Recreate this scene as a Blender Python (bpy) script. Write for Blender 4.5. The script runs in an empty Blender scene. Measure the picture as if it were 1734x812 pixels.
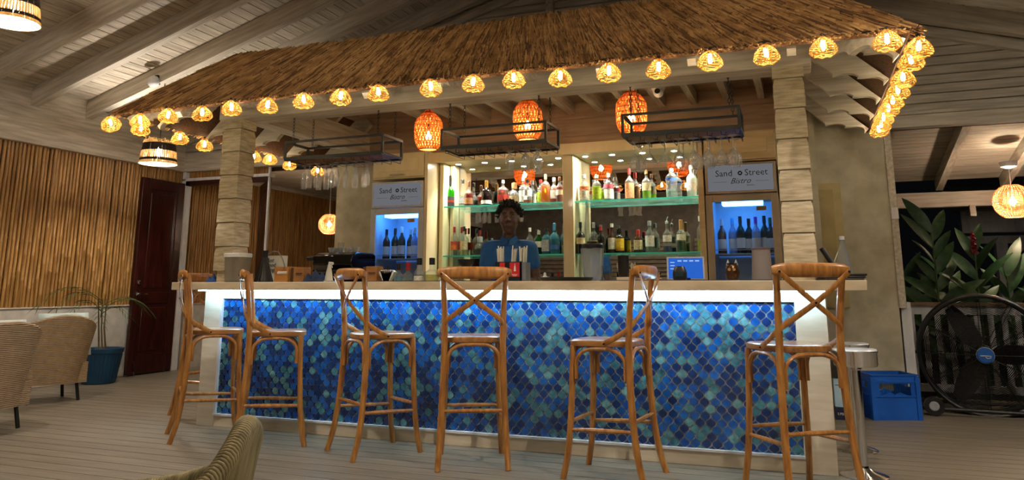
import bpy, bmesh, math, random
from mathutils import Vector, Matrix, Quaternion
random.seed(7)
sc = bpy.context.scene
col = sc.collection
PI = math.pi

# ------------------------------------------------------------------ camera, world, exposure
cam_data = bpy.data.cameras.new('camera')
cam = bpy.data.objects.new('camera', cam_data)
col.objects.link(cam)
CAM = Vector((4.6122, -5.0337, 1.0787)); YAW, PITCH = -0.3624, 0.1869
fw = Vector((math.sin(YAW)*math.cos(PITCH), math.cos(YAW)*math.cos(PITCH), math.sin(PITCH)))
rt = Vector((math.cos(YAW), -math.sin(YAW), 0)); upv = rt.cross(fw)
cam.matrix_world = Matrix(((rt.x, upv.x, -fw.x, CAM.x), (rt.y, upv.y, -fw.y, CAM.y), (rt.z, upv.z, -fw.z, CAM.z), (0, 0, 0, 1)))
cam_data.sensor_width = 36.0
cam_data.lens = 1277.1/1734*36.0
cam_data.shift_y = (245.0-406.0)/1734
cam_data.clip_start = 0.05
sc.camera = cam
world = bpy.data.worlds.new('night'); sc.world = world
world.use_nodes = True
world.node_tree.nodes['Background'].inputs[0].default_value = (0.45, 0.5, 0.6, 1)
world.node_tree.nodes['Background'].inputs[1].default_value = 0.001
sc.view_settings.view_transform = 'Standard'
sc.view_settings.look = 'None'
sc.view_settings.gamma = 1.0
sc.view_settings.use_curve_mapping = False
sc.view_settings.exposure = 1.8
cy = sc.cycles
cy.max_bounces = 7; cy.diffuse_bounces = 4; cy.glossy_bounces = 4; cy.transmission_bounces = 6; cy.transparent_max_bounces = 24
cy.caustics_reflective = False; cy.caustics_refractive = False
cy.sample_clamp_indirect = 3.0; cy.sample_clamp_direct = 0.0
cy.use_denoising = True

# lamp strengths (the bulbs themselves are built with their lamps)
K_BASKET = 640.0      # big basket pendants of the room
K_ORANGE = 90.0       # orange barrel pendants over the bar
K_LANTERN = 42.0      # small lanterns on the eaves
K_LED = 22.0          # led strip under the counter front
K_DOWN = 130.0         # little downlights over the bottle shelves
K_GLOBE = 200.0        # globe lamp in the porch
K_FRIDGE = 1.3

# ------------------------------------------------------------------ materials
def S(r, g, b):
    f = lambda c: (c/255/12.92 if c/255 <= .04045 else ((c/255+.055)/1.055)**2.4)
    return (f(r), f(g), f(b))
MATS = {}
def M(name, c1, c2=None, rough=.6, scale=6, stretch=(1, 1, 1), bump=0.0, metal=0.0, rnd=0.0, spec=.5, detail=5, lo=.35, hi=.65, coat=0.0, wave=None, transl=0.0):
    if name in MATS: return MATS[name]
    m = bpy.data.materials.new(name); m.use_nodes = True
    nt = m.node_tree; N = nt.nodes; L = nt.links
    b = N['Principled BSDF']
    b.inputs['Roughness'].default_value = rough; b.inputs['Metallic'].default_value = metal
    b.inputs['Specular IOR Level'].default_value = spec
    if coat: b.inputs['Coat Weight'].default_value = coat; b.inputs['Coat Roughness'].default_value = .08
    c2 = c2 or tuple(x*.8 for x in c1)
    tc = N.new('ShaderNodeTexCoord'); mp = N.new('ShaderNodeMapping'); mp.inputs['Scale'].default_value = stretch
    L.new(tc.outputs['Object'], mp.inputs[0])
    ns = N.new('ShaderNodeTexNoise'); ns.inputs['Scale'].default_value = scale; ns.inputs['Detail'].default_value = detail
    oi = N.new('ShaderNodeObjectInfo'); ad = N.new('ShaderNodeVectorMath'); ad.operation = 'ADD'
    sc_ = N.new('ShaderNodeMath'); sc_.operation = 'MULTIPLY'; sc_.inputs[1].default_value = 37.0
    L.new(oi.outputs['Random'], sc_.inputs[0]); L.new(mp.outputs[0], ad.inputs[0]); L.new(sc_.outputs[0], ad.inputs[1])
    L.new(ad.outputs[0], ns.inputs['Vector'])
    src = ns.outputs['Fac']
    if wave:
        wv = N.new('ShaderNodeTexWave'); wv.inputs['Scale'].default_value = wave[0]; wv.inputs['Distortion'].default_value = wave[1]
        wv.inputs['Detail'].default_value = 2; wv.bands_direction = wave[2]; L.new(ad.outputs[0], wv.inputs['Vector'])
        mm = N.new('ShaderNodeMath'); mm.operation = 'MULTIPLY_ADD'; mm.inputs[1].default_value = .5
        hf = N.new('ShaderNodeMath'); hf.operation = 'MULTIPLY'; hf.inputs[1].default_value = .5
        L.new(ns.outputs['Fac'], hf.inputs[0]); L.new(wv.outputs['Fac'], mm.inputs[0]); L.new(hf.outputs[0], mm.inputs[2]); src = mm.outputs[0]
    cr = N.new('ShaderNodeValToRGB'); cr.color_ramp.elements[0].position = lo; cr.color_ramp.elements[1].position = hi
    cr.color_ramp.elements[0].color = (*c2, 1); cr.color_ramp.elements[1].color = (*c1, 1)
    L.new(src, cr.inputs[0]); out = cr.outputs[0]
    if rnd:
        hs = N.new('ShaderNodeHueSaturation'); mr = N.new('ShaderNodeMapRange')
        mr.inputs['To Min'].default_value = 1-rnd; mr.inputs['To Max'].default_value = 1+rnd
        L.new(oi.outputs['Random'], mr.inputs['Value']); L.new(mr.outputs[0], hs.inputs['Value']); L.new(out, hs.inputs['Color']); out = hs.outputs[0]
    L.new(out, b.inputs['Base Color'])
    if bump:
        bp = N.new('ShaderNodeBump'); bp.inputs['Strength'].default_value = bump; bp.inputs['Distance'].default_value = .01
        L.new(src, bp.inputs['Height']); L.new(bp.outputs[0], b.inputs['Normal'])
    if transl:
        tr = N.new('ShaderNodeBsdfTranslucent'); mx = N.new('ShaderNodeMixShader'); mx.inputs[0].default_value = transl
        L.new(out, tr.inputs[0]); L.new(b.outputs[0], mx.inputs[1]); L.new(tr.outputs[0], mx.inputs[2]); L.new(mx.outputs[0], N['Material Output'].inputs[0])
    MATS[name] = m
    return m
def EMIT(name, c, k):
    if name in MATS: return MATS[name]
    m = bpy.data.materials.new(name); m.use_nodes = True; nt = m.node_tree
    nt.nodes.remove(nt.nodes['Principled BSDF'])
    e = nt.nodes.new('ShaderNodeEmission'); e.inputs[0].default_value = (*c, 1); e.inputs[1].default_value = k
    nt.links.new(e.outputs[0], nt.nodes['Material Output'].inputs[0]); MATS[name] = m
    return m
def GLASS(name, tint=(1, 1, 1), gloss=.06, rough=.02, frost=0.0, frost_c=(.8, .85, .85)):
    if name in MATS: return MATS[name]
    m = bpy.data.materials.new(name); m.use_nodes = True; nt = m.node_tree; N = nt.nodes; L = nt.links
    N.remove(N['Principled BSDF'])
    t = N.new('ShaderNodeBsdfTransparent'); t.inputs[0].default_value = (*tint, 1)
    g = N.new('ShaderNodeBsdfGlossy'); g.inputs['Roughness'].default_value = rough
    lw = N.new('ShaderNodeLayerWeight'); lw.inputs[0].default_value = .28
    mr = N.new('ShaderNodeMapRange'); mr.inputs['To Min'].default_value = gloss; mr.inputs['To Max'].default_value = .85
    L.new(lw.outputs['Facing'], mr.inputs['Value'])
    pw = N.new('ShaderNodeMath'); pw.operation = 'POWER'; pw.inputs[1].default_value = 1.6
    L.new(mr.outputs[0], pw.inputs[0])
    mx = N.new('ShaderNodeMixShader'); L.new(pw.outputs[0], mx.inputs[0]); L.new(t.outputs[0], mx.inputs[1]); L.new(g.outputs[0], mx.inputs[2])
    out = mx
    if frost:
        d = N.new('ShaderNodeBsdfTranslucent'); d.inputs[0].default_value = (*frost_c, 1)
        d2 = N.new('ShaderNodeBsdfDiffuse'); d2.inputs[0].default_value = (*frost_c, 1)
        m1 = N.new('ShaderNodeMixShader'); L.new(d.outputs[0], m1.inputs[1]); L.new(d2.outputs[0], m1.inputs[2])
        m2 = N.new('ShaderNodeMixShader'); m2.inputs[0].default_value = frost; L.new(mx.outputs[0], m2.inputs[1]); L.new(m1.outputs[0], m2.inputs[2]); out = m2
    L.new(out.outputs[0], N['Material Output'].inputs[0]); MATS[name] = m
    return m

WHITEWOOD_X = M('whitewashed wood along x', S(212, 203, 188), S(178, 168, 152), rough=.7, scale=5, stretch=(.5, 6, 6), bump=.15, rnd=.08)
WHITEWOOD_Y = M('whitewashed wood along y', S(208, 198, 182), S(172, 161, 144), rough=.7, scale=5, stretch=(6, .5, 6), bump=.15, rnd=.10)
COLWOOD = M('pale grained cladding', S(206, 194, 166), S(168, 152, 122), rough=.6, scale=4, stretch=(2.2, 2.2, 14), bump=.12, rnd=.06)
DECK = M('grey brown decking', S(138, 128, 112), S(112, 103, 90), rough=.42, scale=5, stretch=(.6, 10, 10), bump=.2, rnd=.09)
PLASTER = M('white plaster', S(205, 200, 192), S(182, 177, 168), rough=.8, scale=7, bump=.12)
CONCRETE = M('rough cream render', S(206, 198, 176), S(176, 168, 144), rough=.85, scale=5, bump=.35, detail=9)
BAMBOO = M('bamboo', S(184, 140, 80), S(132, 92, 46), rough=.42, scale=3, stretch=(14, 14, .9), bump=.05)
BAMBOO_BACK = M('dark backing', S(52, 30, 14), S(36, 20, 10), rough=.9)
MAHOG = M('dark red mahogany', S(62, 20, 15), S(38, 12, 9), rough=.34, scale=5, stretch=(6, 6, .7), bump=.06)
CHROME = M('polished chrome', (.72, .72, .74), (.66, .66, .68), rough=.12, metal=1)
THATCH = M('dry reed', S(174, 132, 78), S(134, 98, 54), rough=.8, scale=9)
THATCH_L = M('pale reed', S(196, 158, 100), S(160, 120, 70), rough=.8, scale=9)
THATCH_B = M('brown reed', S(120, 84, 46), S(84, 56, 28), rough=.8, scale=9)
THATCH_D = M('reed backing', S(112, 74, 40), S(66, 42, 22), rough=.9, scale=10, stretch=(8, 8, 2))
STOOLWOOD = M('honey oak', S(188, 132, 66), S(146, 92, 42), rough=.33, scale=7, stretch=(6, 6, 1.0), bump=.04, coat=.25)
SEATWOOD = M('honey oak seat', S(182, 130, 74), S(144, 96, 50), rough=.28, scale=7, stretch=(7, 1, 4), coat=.4)
DARKBOLT = M('dark bolt', S(40, 26, 18), rough=.4, metal=.6)
COUNTER = M('greige stone counter', S(208, 192, 164), S(178, 160, 132), rough=.32, scale=3, stretch=(1, 3, 3), detail=7)
BARWHITE = M('white painted panel', S(224, 212, 190), S(208, 194, 170), rough=.5, scale=4, stretch=(1, 1, 6))
GROUT = M('white grout', S(226, 232, 234), S(206, 214, 218), rough=.8, scale=40)
CREAM = M('cream lacquer', S(232, 218, 176), S(222, 206, 162), rough=.3, scale=3, stretch=(3, 3, .6), coat=.2)
TANPANEL = M('tan panel', S(208, 184, 140), S(190, 164, 120), rough=.45, scale=4, stretch=(.6, 4, 4))
BACKWOOD = M('warm board', S(186, 160, 134), S(158, 132, 108), rough=.55, scale=4, stretch=(.5, 6, 6), bump=.08, rnd=.06)
BLACKMETAL = M('black steel', S(15, 15, 15), S(10, 10, 10), rough=.45)
BLACKPLASTIC = M('black plastic', S(22, 22, 24), S(15, 15, 17), rough=.35)
WICKER = M('natural wicker', S(196, 170, 136), S(120, 98, 74), rough=.7, scale=20, stretch=(1, 1, 1.0), bump=.6, wave=(22, 1.2, 'Z'))
ROPE = M('olive rope', S(150, 136, 92), S(104, 92, 58), rough=.6, scale=30, stretch=(1, 1, .2))
CUSHION = M('pale cushion', S(206, 212, 208), S(186, 194, 192), rough=.9, scale=12, bump=.15)
WHITEPAINT = M('white paint', S(226, 226, 228), S(206, 206, 210), rough=.55, scale=6, stretch=(3, 3, 1))
LETTER = M('dark lettering', S(34, 36, 42), rough=.5)
CLEAR = GLASS('clear glass', (.96, .98, .98))
GREENEDGE = GLASS('greenish shelf glass', (.86, .97, .94), gloss=.10, frost=.05, frost_c=(.4, .85, .75))
SHELFEDGE = GLASS('shelf edge glass', (.4, .85, .75), gloss=.2, frost=.75, frost_c=(.18, .72, .62))

# ------------------------------------------------------------------ mesh helpers
class MB:
    def __init__(s): s.v = []; s.f = []; s.m = []
    def add(s, v, f, m=0):
        o = len(s.v); s.v += [tuple(p) for p in v]
        for q in f: s.f.append([i+o for i in q]); s.m.append(m)
        return s
    def box(s, x0, x1, y0, y1, z0, z1, m=0):
        v = [(x, y, z) for x in (x0, x1) for y in (y0, y1) for z in (z0, z1)]
        return s.add(v, [(0, 1, 3, 2), (4, 6, 7, 5), (0, 4, 5, 1), (2, 3, 7, 6), (0, 2, 6, 4), (1, 5, 7, 3)], m)
    def obox(s, c, size, rot=None, m=0):
        a, b, d = [t/2 for t in size]
        v = [Vector((x, y, z)) for x in (-a, a) for y in (-b, b) for z in (-d, d)]
        if rot is not None: v = [rot @ p for p in v]
        c = Vector(c)
        return s.add([p+c for p in v], [(0, 1, 3, 2), (4, 6, 7, 5), (0, 4, 5, 1), (2, 3, 7, 6), (0, 2, 6, 4), (1, 5, 7, 3)], m)
    def bar(s, a, b, w, h, up=(0, 0, 1), m=0):
        a = Vector(a); b = Vector(b); t = (b-a); L = t.length; t.normalize(); u = Vector(up); r = t.cross(u).normalized(); u = r.cross(t)
        R = Matrix((t, r, u)).transposed()
        return s.obox((a+b)/2, (L, w, h), R, m)
    def taper(s, c, s0, s1, h, m=0):
        x, y, z = c; v = []
        for (sx, sy), zz in ((s0, z), (s1, z+h)): v += [(x-sx/2, y-sy/2, zz), (x+sx/2, y-sy/2, zz), (x+sx/2, y+sy/2, zz), (x-sx/2, y+sy/2, zz)]
        return s.add(v, [(3, 2, 1, 0), (4, 5, 6, 7), (0, 1, 5, 4), (1, 2, 6, 5), (2, 3, 7, 6), (3, 0, 4, 7)], m)
    def tube(s, pts, r, n=8, closed=False, m=0, caps=True, flat=None, normals=None):
        pts = [Vector(p) for p in pts]; k = len(pts); rr = r if isinstance(r, (list, tuple)) else [r]*k
        T = []
        for i in range(k):
            a = pts[(i-1) % k] if (closed or i > 0) else pts[i]; b = pts[(i+1) % k] if (closed or i < k-1) else pts[i]
            T.append((b-a).normalized())
        u = Vector((0, 0, 1)) if abs(T[0].z) < .9 else Vector((1, 0, 0))
        v = []; f = []
        for i in range(k):
            if normals: u = Vector(normals[i])
            u = (u - T[i]*u.dot(T[i])).normalized(); w = T[i].cross(u)
            for j in range(n):
                a = 2*PI*j/n
                if flat: v.append(pts[i]+u*math.cos(a)*rr[i]*flat[0]+w*math.sin(a)*rr[i]*flat[1])
                else: v.append(pts[i]+(u*math.cos(a)+w*math.sin(a))*rr[i])
        for i in range(k if closed else k-1):
            for j in range(n):
                a = i*n+j; b = i*n+(j+1) % n; c = ((i+1) % k)*n+(j+1) % n; d = ((i+1) % k)*n+j; f.append((a, b, c, d))
        if caps and not closed: f.append(tuple(range(n-1, -1, -1))); f.append(tuple(range((k-1)*n, k*n)))
        return s.add(v, f, m)
    def lathe(s, prof, n=20, c=(0, 0, 0), m=0, sq=0.0, sx=1, sy=1, close=True):
        v = []; f = []; k = len(prof)
        for r, z in prof:
            for j in range(n):
                a = 2*PI*j/n; q = 1.0
                if sq: q = 1/((abs(math.cos(a))**sq+abs(math.sin(a))**sq)**(1/sq))
                v.append((c[0]+r*q*math.cos(a)*sx, c[1]+r*q*math.sin(a)*sy, c[2]+z))
        for i in range(k-1):
            for j in range(n): f.append((i*n+j, i*n+(j+1) % n, (i+1)*n+(j+1) % n, (i+1)*n+j))
        if close: f.append(tuple(range(n-1, -1, -1))); f.append(tuple(range((k-1)*n, k*n)))
        return s.add(v, f, m)
    def prism(s, poly, d0, d1, axis='y', m=0):
        k = len(poly); mk = {'y': lambda p, d: (p[0], d, p[1]), 'x': lambda p, d: (d, p[0], p[1]), 'z': lambda p, d: (p[0], p[1], d)}[axis]
        v = [mk(p, d0) for p in poly]+[mk(p, d1) for p in poly]
        return s.add(v, [tuple(range(k-1, -1, -1)), tuple(range(k, 2*k))]+[(i, (i+1) % k, k+(i+1) % k, k+i) for i in range(k)], m)
    def mesh(s, name, mats, smooth=35):
        me = bpy.data.meshes.new(name); me.from_pydata(s.v, [], s.f)
        for mm in (mats if isinstance(mats, (list, tuple)) else [mats]): me.materials.append(mm)
        if any(s.m): me.polygons.foreach_set('material_index', s.m)
        if smooth:
            me.polygons.foreach_set('use_smooth', [True]*len(me.polygons)); me.set_sharp_from_angle(angle=math.radians(smooth))
        me.update()
        bm = bmesh.new(); bm.from_mesh(me); bmesh.ops.recalc_face_normals(bm, faces=bm.faces); bm.to_mesh(me); bm.free()
        return me
    def build(s, name, mats, parent=None, loc=(0, 0, 0), rot=(0, 0, 0), smooth=35, kind=None, bevel=0, label=None):
        return link(name, s.mesh(name, mats, smooth), parent, loc, rot, kind, bevel, label)
def link(name, me, parent=None, loc=(0, 0, 0), rot=(0, 0, 0), kind=None, bevel=0, label=None):
    o = bpy.data.objects.new(name, me); col.objects.link(o); o.parent = parent; o.location = loc; o.rotation_euler = rot
    if kind: o['kind'] = kind
    if label: o['label'] = label
    if bevel:
        b = o.modifiers.new('bevel', 'BEVEL'); b.width = bevel; b.segments = 2; b.limit_method = 'ANGLE'
    return o
def empty(name, loc=(0, 0, 0), rz=0, parent=None):
    o = bpy.data.objects.new(name, None); col.objects.link(o); o.location = loc; o.rotation_euler = (0, 0, rz); o.empty_display_size = .1
    o.parent = parent
    return o
def tag(o, label=None, cat=None, group=None, kind=None):
    if label: o['label'] = label
    if cat: o['category'] = cat
    if group: o['group'] = group
    if kind: o['kind'] = kind
    return o
def thing(name, label, cat, loc=(0, 0, 0), rz=0, group=None):
    return tag(empty(name, loc, rz), label, cat, group)
def struct(name, loc=(0, 0, 0)):
    return tag(empty(name, loc), kind='structure')
def copy_tree(o, parent=None):
    c = o.copy(); col.objects.link(c); c.parent = parent
    for ch in o.children: copy_tree(ch, c)
    return c
def text(s, size, mat, parent, loc, rot, name='lettering', ext=.0008, align='CENTER', shear=0):
    cu = bpy.data.curves.new('t', 'FONT'); cu.body = s; cu.size = size; cu.extrude = ext; cu.align_x = align; cu.shear = shear; cu.resolution_u = 2
    t = bpy.data.objects.new('t', cu); col.objects.link(t)
    dg = bpy.context.evaluated_depsgraph_get(); me = bpy.data.meshes.new_from_object(t.evaluated_get(dg))
    bpy.data.objects.remove(t); bpy.data.curves.remove(cu)
    me.name = name; me.materials.clear(); me.materials.append(mat)
    return link(name, me, parent, loc, rot)
FRONT = (PI/2, 0, 0)     # text that faces -y

# ================================================================== the setting
# ---- floor: decking boards along x
fl = struct('floor')
pm = MB().box(-3.4, 7.8, -.067, .067, -.03, 0).mesh('plank', DECK, 0)
y = -9.0
while y < 3.75:
    link('plank', pm, fl, (0, y, 0)); y += .14
pm2 = MB().box(-3.4, -.3, -.067, .067, -.03, 0).mesh('plank', DECK, 0)
while y < 8.9:
    link('plank', pm2, fl, (0, y, 0)); y += .14
MB().box(-3.4, 7.8, -9, 3.7, -.1, -.034).box(-3.4, -.3, 3.7, 9, -.1, -.034).build('subfloor', BAMBOO_BACK, fl)

# ---- left wall: plaster below, bamboo above, beam and frieze
wl = struct('wall_left')
XL = -3.35
MB().box(XL-.2, XL, -9, 9, 0, .85).build('plaster_base', PLASTER, wl)
MB().box(XL-.2, XL+.012, -9, 9, .85, .866).build('ledge', PLASTER, wl, bevel=.003)
MB().box(XL-.2, XL-.03, -9, 9, .866, 2.66).build('backing', BAMBOO_BACK, wl)
def poles(name, parent, y0, y1, z0, z1, x, pitch=.047):
    mb = MB(); y = y0
    while y < y1:
        r = pitch*random.uniform(.40, .52); lean = random.uniform(-.006, .006); prof = []; z = z0; nx = z0+random.uniform(.1, .4)
        px = x-.012+random.uniform(-.008, .006)
        while nx < z1-.03:
            prof += [(r*.97, nx-.012), (r*1.12, nx), (r*.93, nx+.01)]; nx += random.uniform(.28, .5)
        prof = [(r, z0)]+prof+[(r*.96, z1)]
        n = 7; v = []; f = []
        for rr, zz in prof:
            t = (zz-z0)/(z1-z0)
            for j in range(n):
                a = 2*PI*j/n; v.append((px+rr*math.cos(a), y+lean*t+rr*math.sin(a), zz))
        for i in range(len(prof)-1):
            for j in range(n): f.append((i*n+j, i*n+(j+1) % n, (i+1)*n+(j+1) % n, (i+1)*n+j))
        mb.add(v, f); y += pitch*random.uniform(.94, 1.06)
    return mb.build(name, BAMBOO, parent, smooth=50, kind='stuff')
poles('bamboo_poles', wl, -3.0, 9.0, .866, 2.65, XL)
MB().box(XL-.2, XL+.06, -9, 3.1, 2.65, 2.9).build('wall_beam', WHITEWOOD_Y, wl, bevel=.006)
MB().box(XL-.2, XL+.02, -9, 3.1, 2.9, 3.4).build('frieze', WHITEWOOD_Y, wl)
MB().box(XL-.1, XL+.02, -9, 3.0, 0, .1).build('baseboard_left', PLASTER, kind='structure', bevel=.004)

# ---- doorway wall at the back of the bamboo side, header, post, transom with bamboo
GY = 3.05
wb = struct('wall_door')
MB().box(-3.33, -.3, GY-.04, GY+.12, 2.65, 2.9).build('header_beam', WHITEWOOD_X, wb, bevel=.006)
MB().box(-3.33, -1.86, GY-.02, GY+.1, 2.52, 2.56).build('transom_rail', WHITEPAINT, wb, bevel=.004)
MB().box(-3.33, -3.27, GY-.02, GY+.1, 0, 2.65).box(-1.9, -1.87, GY+.0, GY+.03, 0, 2.65).build('door_post', WHITEPAINT, wb, bevel=.004)
mbp = MB(); x = -3.24
while x < -1.92:
    mbp.tube([(x, GY+.04, 2.56), (x, GY+.04, 2.65)], .02, 6); x += .043
mbp.build('transom_bamboo', BAMBOO, wb, kind='stuff')
MB().box(-3.27, -3.2, GY-.01, GY+.08, 2.46, 2.52).box(-3.27, -1.9, GY-.01, GY+.08, 2.46, 2.52).build('door_frame_head', MAHOG, wb)
MB().box(-3.4, .6, 8.9, 9.0, 0, 2.9).build('end_panel', PLASTER, wb)
MB().box(XL-.2, XL+.02, 3.1, 9, 2.65, 2.8).build('passage_beam', WHITEWOOD_Y, wb)
MB().box(-.3, -.2, 3.1, 9, 0, 2.9).build('passage_side', CONCRETE, wb)
# passage ceiling behind
pc = struct('ceiling_passage')
pmm = MB().box(-3.3, .4, -.068, .068, 0, .03).mesh('plank', WHITEWOOD_X, 0)
for i in range(42):
    link('plank', pmm, pc, (0, GY+.2+.14*i, 2.72+.0*i))
def door_leaf(name, w, h, parent=None):
    root = empty(name, parent=parent)
    MB().box(0, .115, -.022, .022, 0, h).box(w-.115, w, -.022, .022, 0, h).box(.115, w-.115, -.022, .022, 0, .22).box(.115, w-.115, -.022, .022, h-.14, h).box(.115, w-.115, -.022, .022, .86, 1.0).build('door_frame', MAHOG, root, bevel=.004)
    for z0, z1 in ((.22, .86), (1.0, h-.14)):
        q = MB().box(.115, w-.115, -.012, .012, z0, z1)
        q.taper(((w)/2, -.012, z0+.03), (w-.29, .0), (w-.29, .0), 0.0)
        o = q.build('door_panel', MAHOG, root)
        MB().box(.155, w-.155, -.02, .02, z0+.05, z1-.05).build('raised_field', MAHOG, o, bevel=.008)
    return root
d1 = door_leaf('door_1', .71, 2.46); d1.location = (-3.26, 3.0, .02); d1.rotation_euler = (0, 0, -PI/2); d1['kind'] = 'structure'
h1 = MB().lathe([(.03, -.004), (.03, .008), (.012, .012), (.012, .05)], 16).build('door_handle', CHROME, d1, (.645, .022, 1.0-.02), (-PI/2, 0, 0))
MB().tube([(0, 0, .045), (-.05, 0, .047), (-.11, .004, .045)], .009, 8).build('lever', CHROME, h1)
MB().lathe([(.026, 0), (.026, .012), (.014, .018), (.014, .024)], 16).build('deadbolt', CHROME, d1, (.645, .022, 1.125), (-PI/2, 0, 0))
MB().tube([(.63, .03, .16), (.64, .05, .10), (.63, .06, .02), (.63, .06, -.015)], .008, 6).build('door_stop', CHROME, d1)
d2 = door_leaf('door_2', .70, 2.46); d2.location = (-1.9, GY+.04, .02); d2.rotation_euler = (0, 0, PI-.75); d2['kind'] = 'structure'

# ---- main gable ceiling: boards along y on rafters, ridge at x = 2.1
SL = .2985; RX = 2.1
ang = math.atan(SL); XR = 2*RX-XL
ce = struct('ceiling')
def zr(x): return 3.285+SL*((x if x < RX else 2*RX-x)-XL)
Lm = MB().box(-.0555, .0555, -9, 3.1, 0, .025).mesh('plank', WHITEWOOD_Y, 0)
for side in (0, 1):
    t = .03
    while t < (RX-XL)/math.cos(ang)+.1:
        xx = XL+t*math.cos(ang)
        if side: xx = 2*RX-xx
        link('plank', Lm, ce, (xx, 0, zr(xx)), (0, (-ang if not side else ang), 0)); t += .12
rl = (RX-XL)/math.cos(ang)
rm = MB().box(-.05, rl, -.047, .047, -.2, 0).mesh('rafter', WHITEWOOD_X, 0)
for side in (0, 1):
    ys = [.776+.7*k for k in range(-13, 3)]+[2.82]
    for yy in ys:
        x0 = XL if not side else XR
        link('rafter', rm, ce, (x0, yy, zr(XL)-.002), (0, -ang, 0 if not side else PI) if not side else (0, -ang, PI))
MB().box(RX-.06, RX+.06, -9, 3.05, zr(RX)-.3, zr(RX)-.02).build('ridge_beam', WHITEWOOD_Y, ce)
MB().box(XL-.3, XR+.3, -9, 3.2, zr(RX)+.1, zr(RX)+.15).build('roof_cover', BAMBOO_BACK, ce)

# ---- gable wall with horizontal siding
gw = struct('wall_gable')
z = 2.66
while z < zr(RX)-.05:
    xa = XL if z < zr(XL) else XL+(z-zr(XL))/SL
    xb = 2*RX-xa
    MB().prism([(GY-.006, z), (GY+.06, z), (GY+.06, z+.085), (GY+.02, z+.085)], xa, xb, 'x').build('siding_board', WHITEWOOD_X, gw, smooth=0); z += .092
MB().box(XL, XR, GY+.06, GY+.1, 2.6, zr(RX)).build('backing', BAMBOO_BACK, gw)
MB().box(RX-.11, RX-.02, GY-.05, GY+.02, 2.7, zr(RX)-.05).build('king_post', WHITEWOOD_Y, gw)
for sd in (0, 1):
    o = MB().box(0, rl, -.03, .05, -.27, -.17).box(0, rl, -.045, .0, -.19, -.17).build('rake_trim', WHITEWOOD_X, gw, (XL if not sd else XR, GY-.01, zr(XL)), (0, -ang, PI if sd else 0))
MB().box(4.9, XR, GY-.06, GY+.1, 2.6, 2.72).box(4.9, XR, GY-.09, GY+.05, 2.72, 2.75).build('gable_beam', WHITEWOOD_X, gw, bevel=.006)
# far end of the room, seen only in the bar mirror
we = struct('wall_front')
MB().box(XL, XR, -9.1, -9.0, 0, 3.4).build('panel', M('dark shutter', S(110, 98, 84), S(88, 78, 66), rough=.6), we)
lv = MB().obox((0, 0, 0), (2.3, .02, .09), Matrix.Rotation(.5, 3, 'X')).mesh('louvre', M('shutter louvre', S(150, 136, 116), S(124, 110, 92), rough=.5), 0)
for i in range(4):
    for k in range(20): link('louvre', lv, we, (-2.0+i*2.7, -8.97, .3+k*.1))

# ---- porch lean-to beyond the gable opening, ground, neighbour pavilion
po = struct('ceiling_porch')
def zp(y): return 2.86-.215*(y-3.1)
pa = math.atan(.215)
pmp = MB().box(5.2, 9.0, -.045, .045, 0, .02).mesh('plank', WHITEWOOD_X, 0)
for i in range(25):
    yy = 3.12+i*.092; link('plank', pmp, po, (0, yy, zp(yy)), (-pa, 0, 0))
for xx in (5.56, 6.24, 6.92, 7.6, 8.3):
    MB().bar((xx, 3.1, zp(3.1)-.07), (xx, 5.35, zp(5.35)-.07), .075, .14).build('rafter', WHITEWOOD_Y, po)
MB().box(5.2, 9.0, 5.15, 5.27, 2.02, 2.2).build('outer_beam', WHITEWOOD_X, po, bevel=.006)
MB().box(6.5, 6.56, 5.1, 5.15, 1.9, 2.03).build('bracket', WHITEWOOD_X, po)
gr = MB().box(-8, 16, 3.72, 20, -.4, -.3).build('ground', M('dark soil', S(30, 26, 20), S(18, 16, 12), rough=.95, scale=3), kind='structure')

# pier wall on the porch side with a framed panel, corner post
wp = struct('wall_pier')
MB().box(4.5, 5.40, 2.6, 3.05, 0, 3.2).build('render', CONCRETE, wp)
MB().box(5.40, 5.46, 2.58, 3.06, .9, 2.62).build('corner_post', WHITEWOOD_Y, wp, bevel=.004)
MB().box(5.42, 5.5, 2.66, 3.5, 0, .95).build('lower_post', WHITEPAINT, wp)
f = MB().box(4.60, 5.0, 2.585, 2.6, .9, 2.04).build('panel_frame', M('olive cream paint', S(196, 180, 130), S(180, 164, 114), rough=.5), wp)
MB().box(4.60, 4.93, 2.575, 2.59, .9, 1.98).build('inset_panel', M('olive cream inset', S(182, 164, 112), S(166, 148, 98), rough=.5), wp)
MB().box(5.405, 5.462, 2.56, 2.58, 1.69, 1.79).build('bracket_plate', WHITEPAINT, wp)
# back wall of the bar
bw = struct('wall_back')
MB().box(-.32, 4.8, 2.3, 2.5, 0, 3.0).build('render', CONCRETE, bw)
for k in range(3):
    MB().prism([(2.285-.004*k, 2.42+.18*k), (2.3, 2.42+.18*k), (2.3, 2.598+.18*k), (2.275, 2.598+.18*k)], -.1, 4.75, 'x').build('board', BACKWOOD, bw, smooth=0, bevel=.004)

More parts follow.
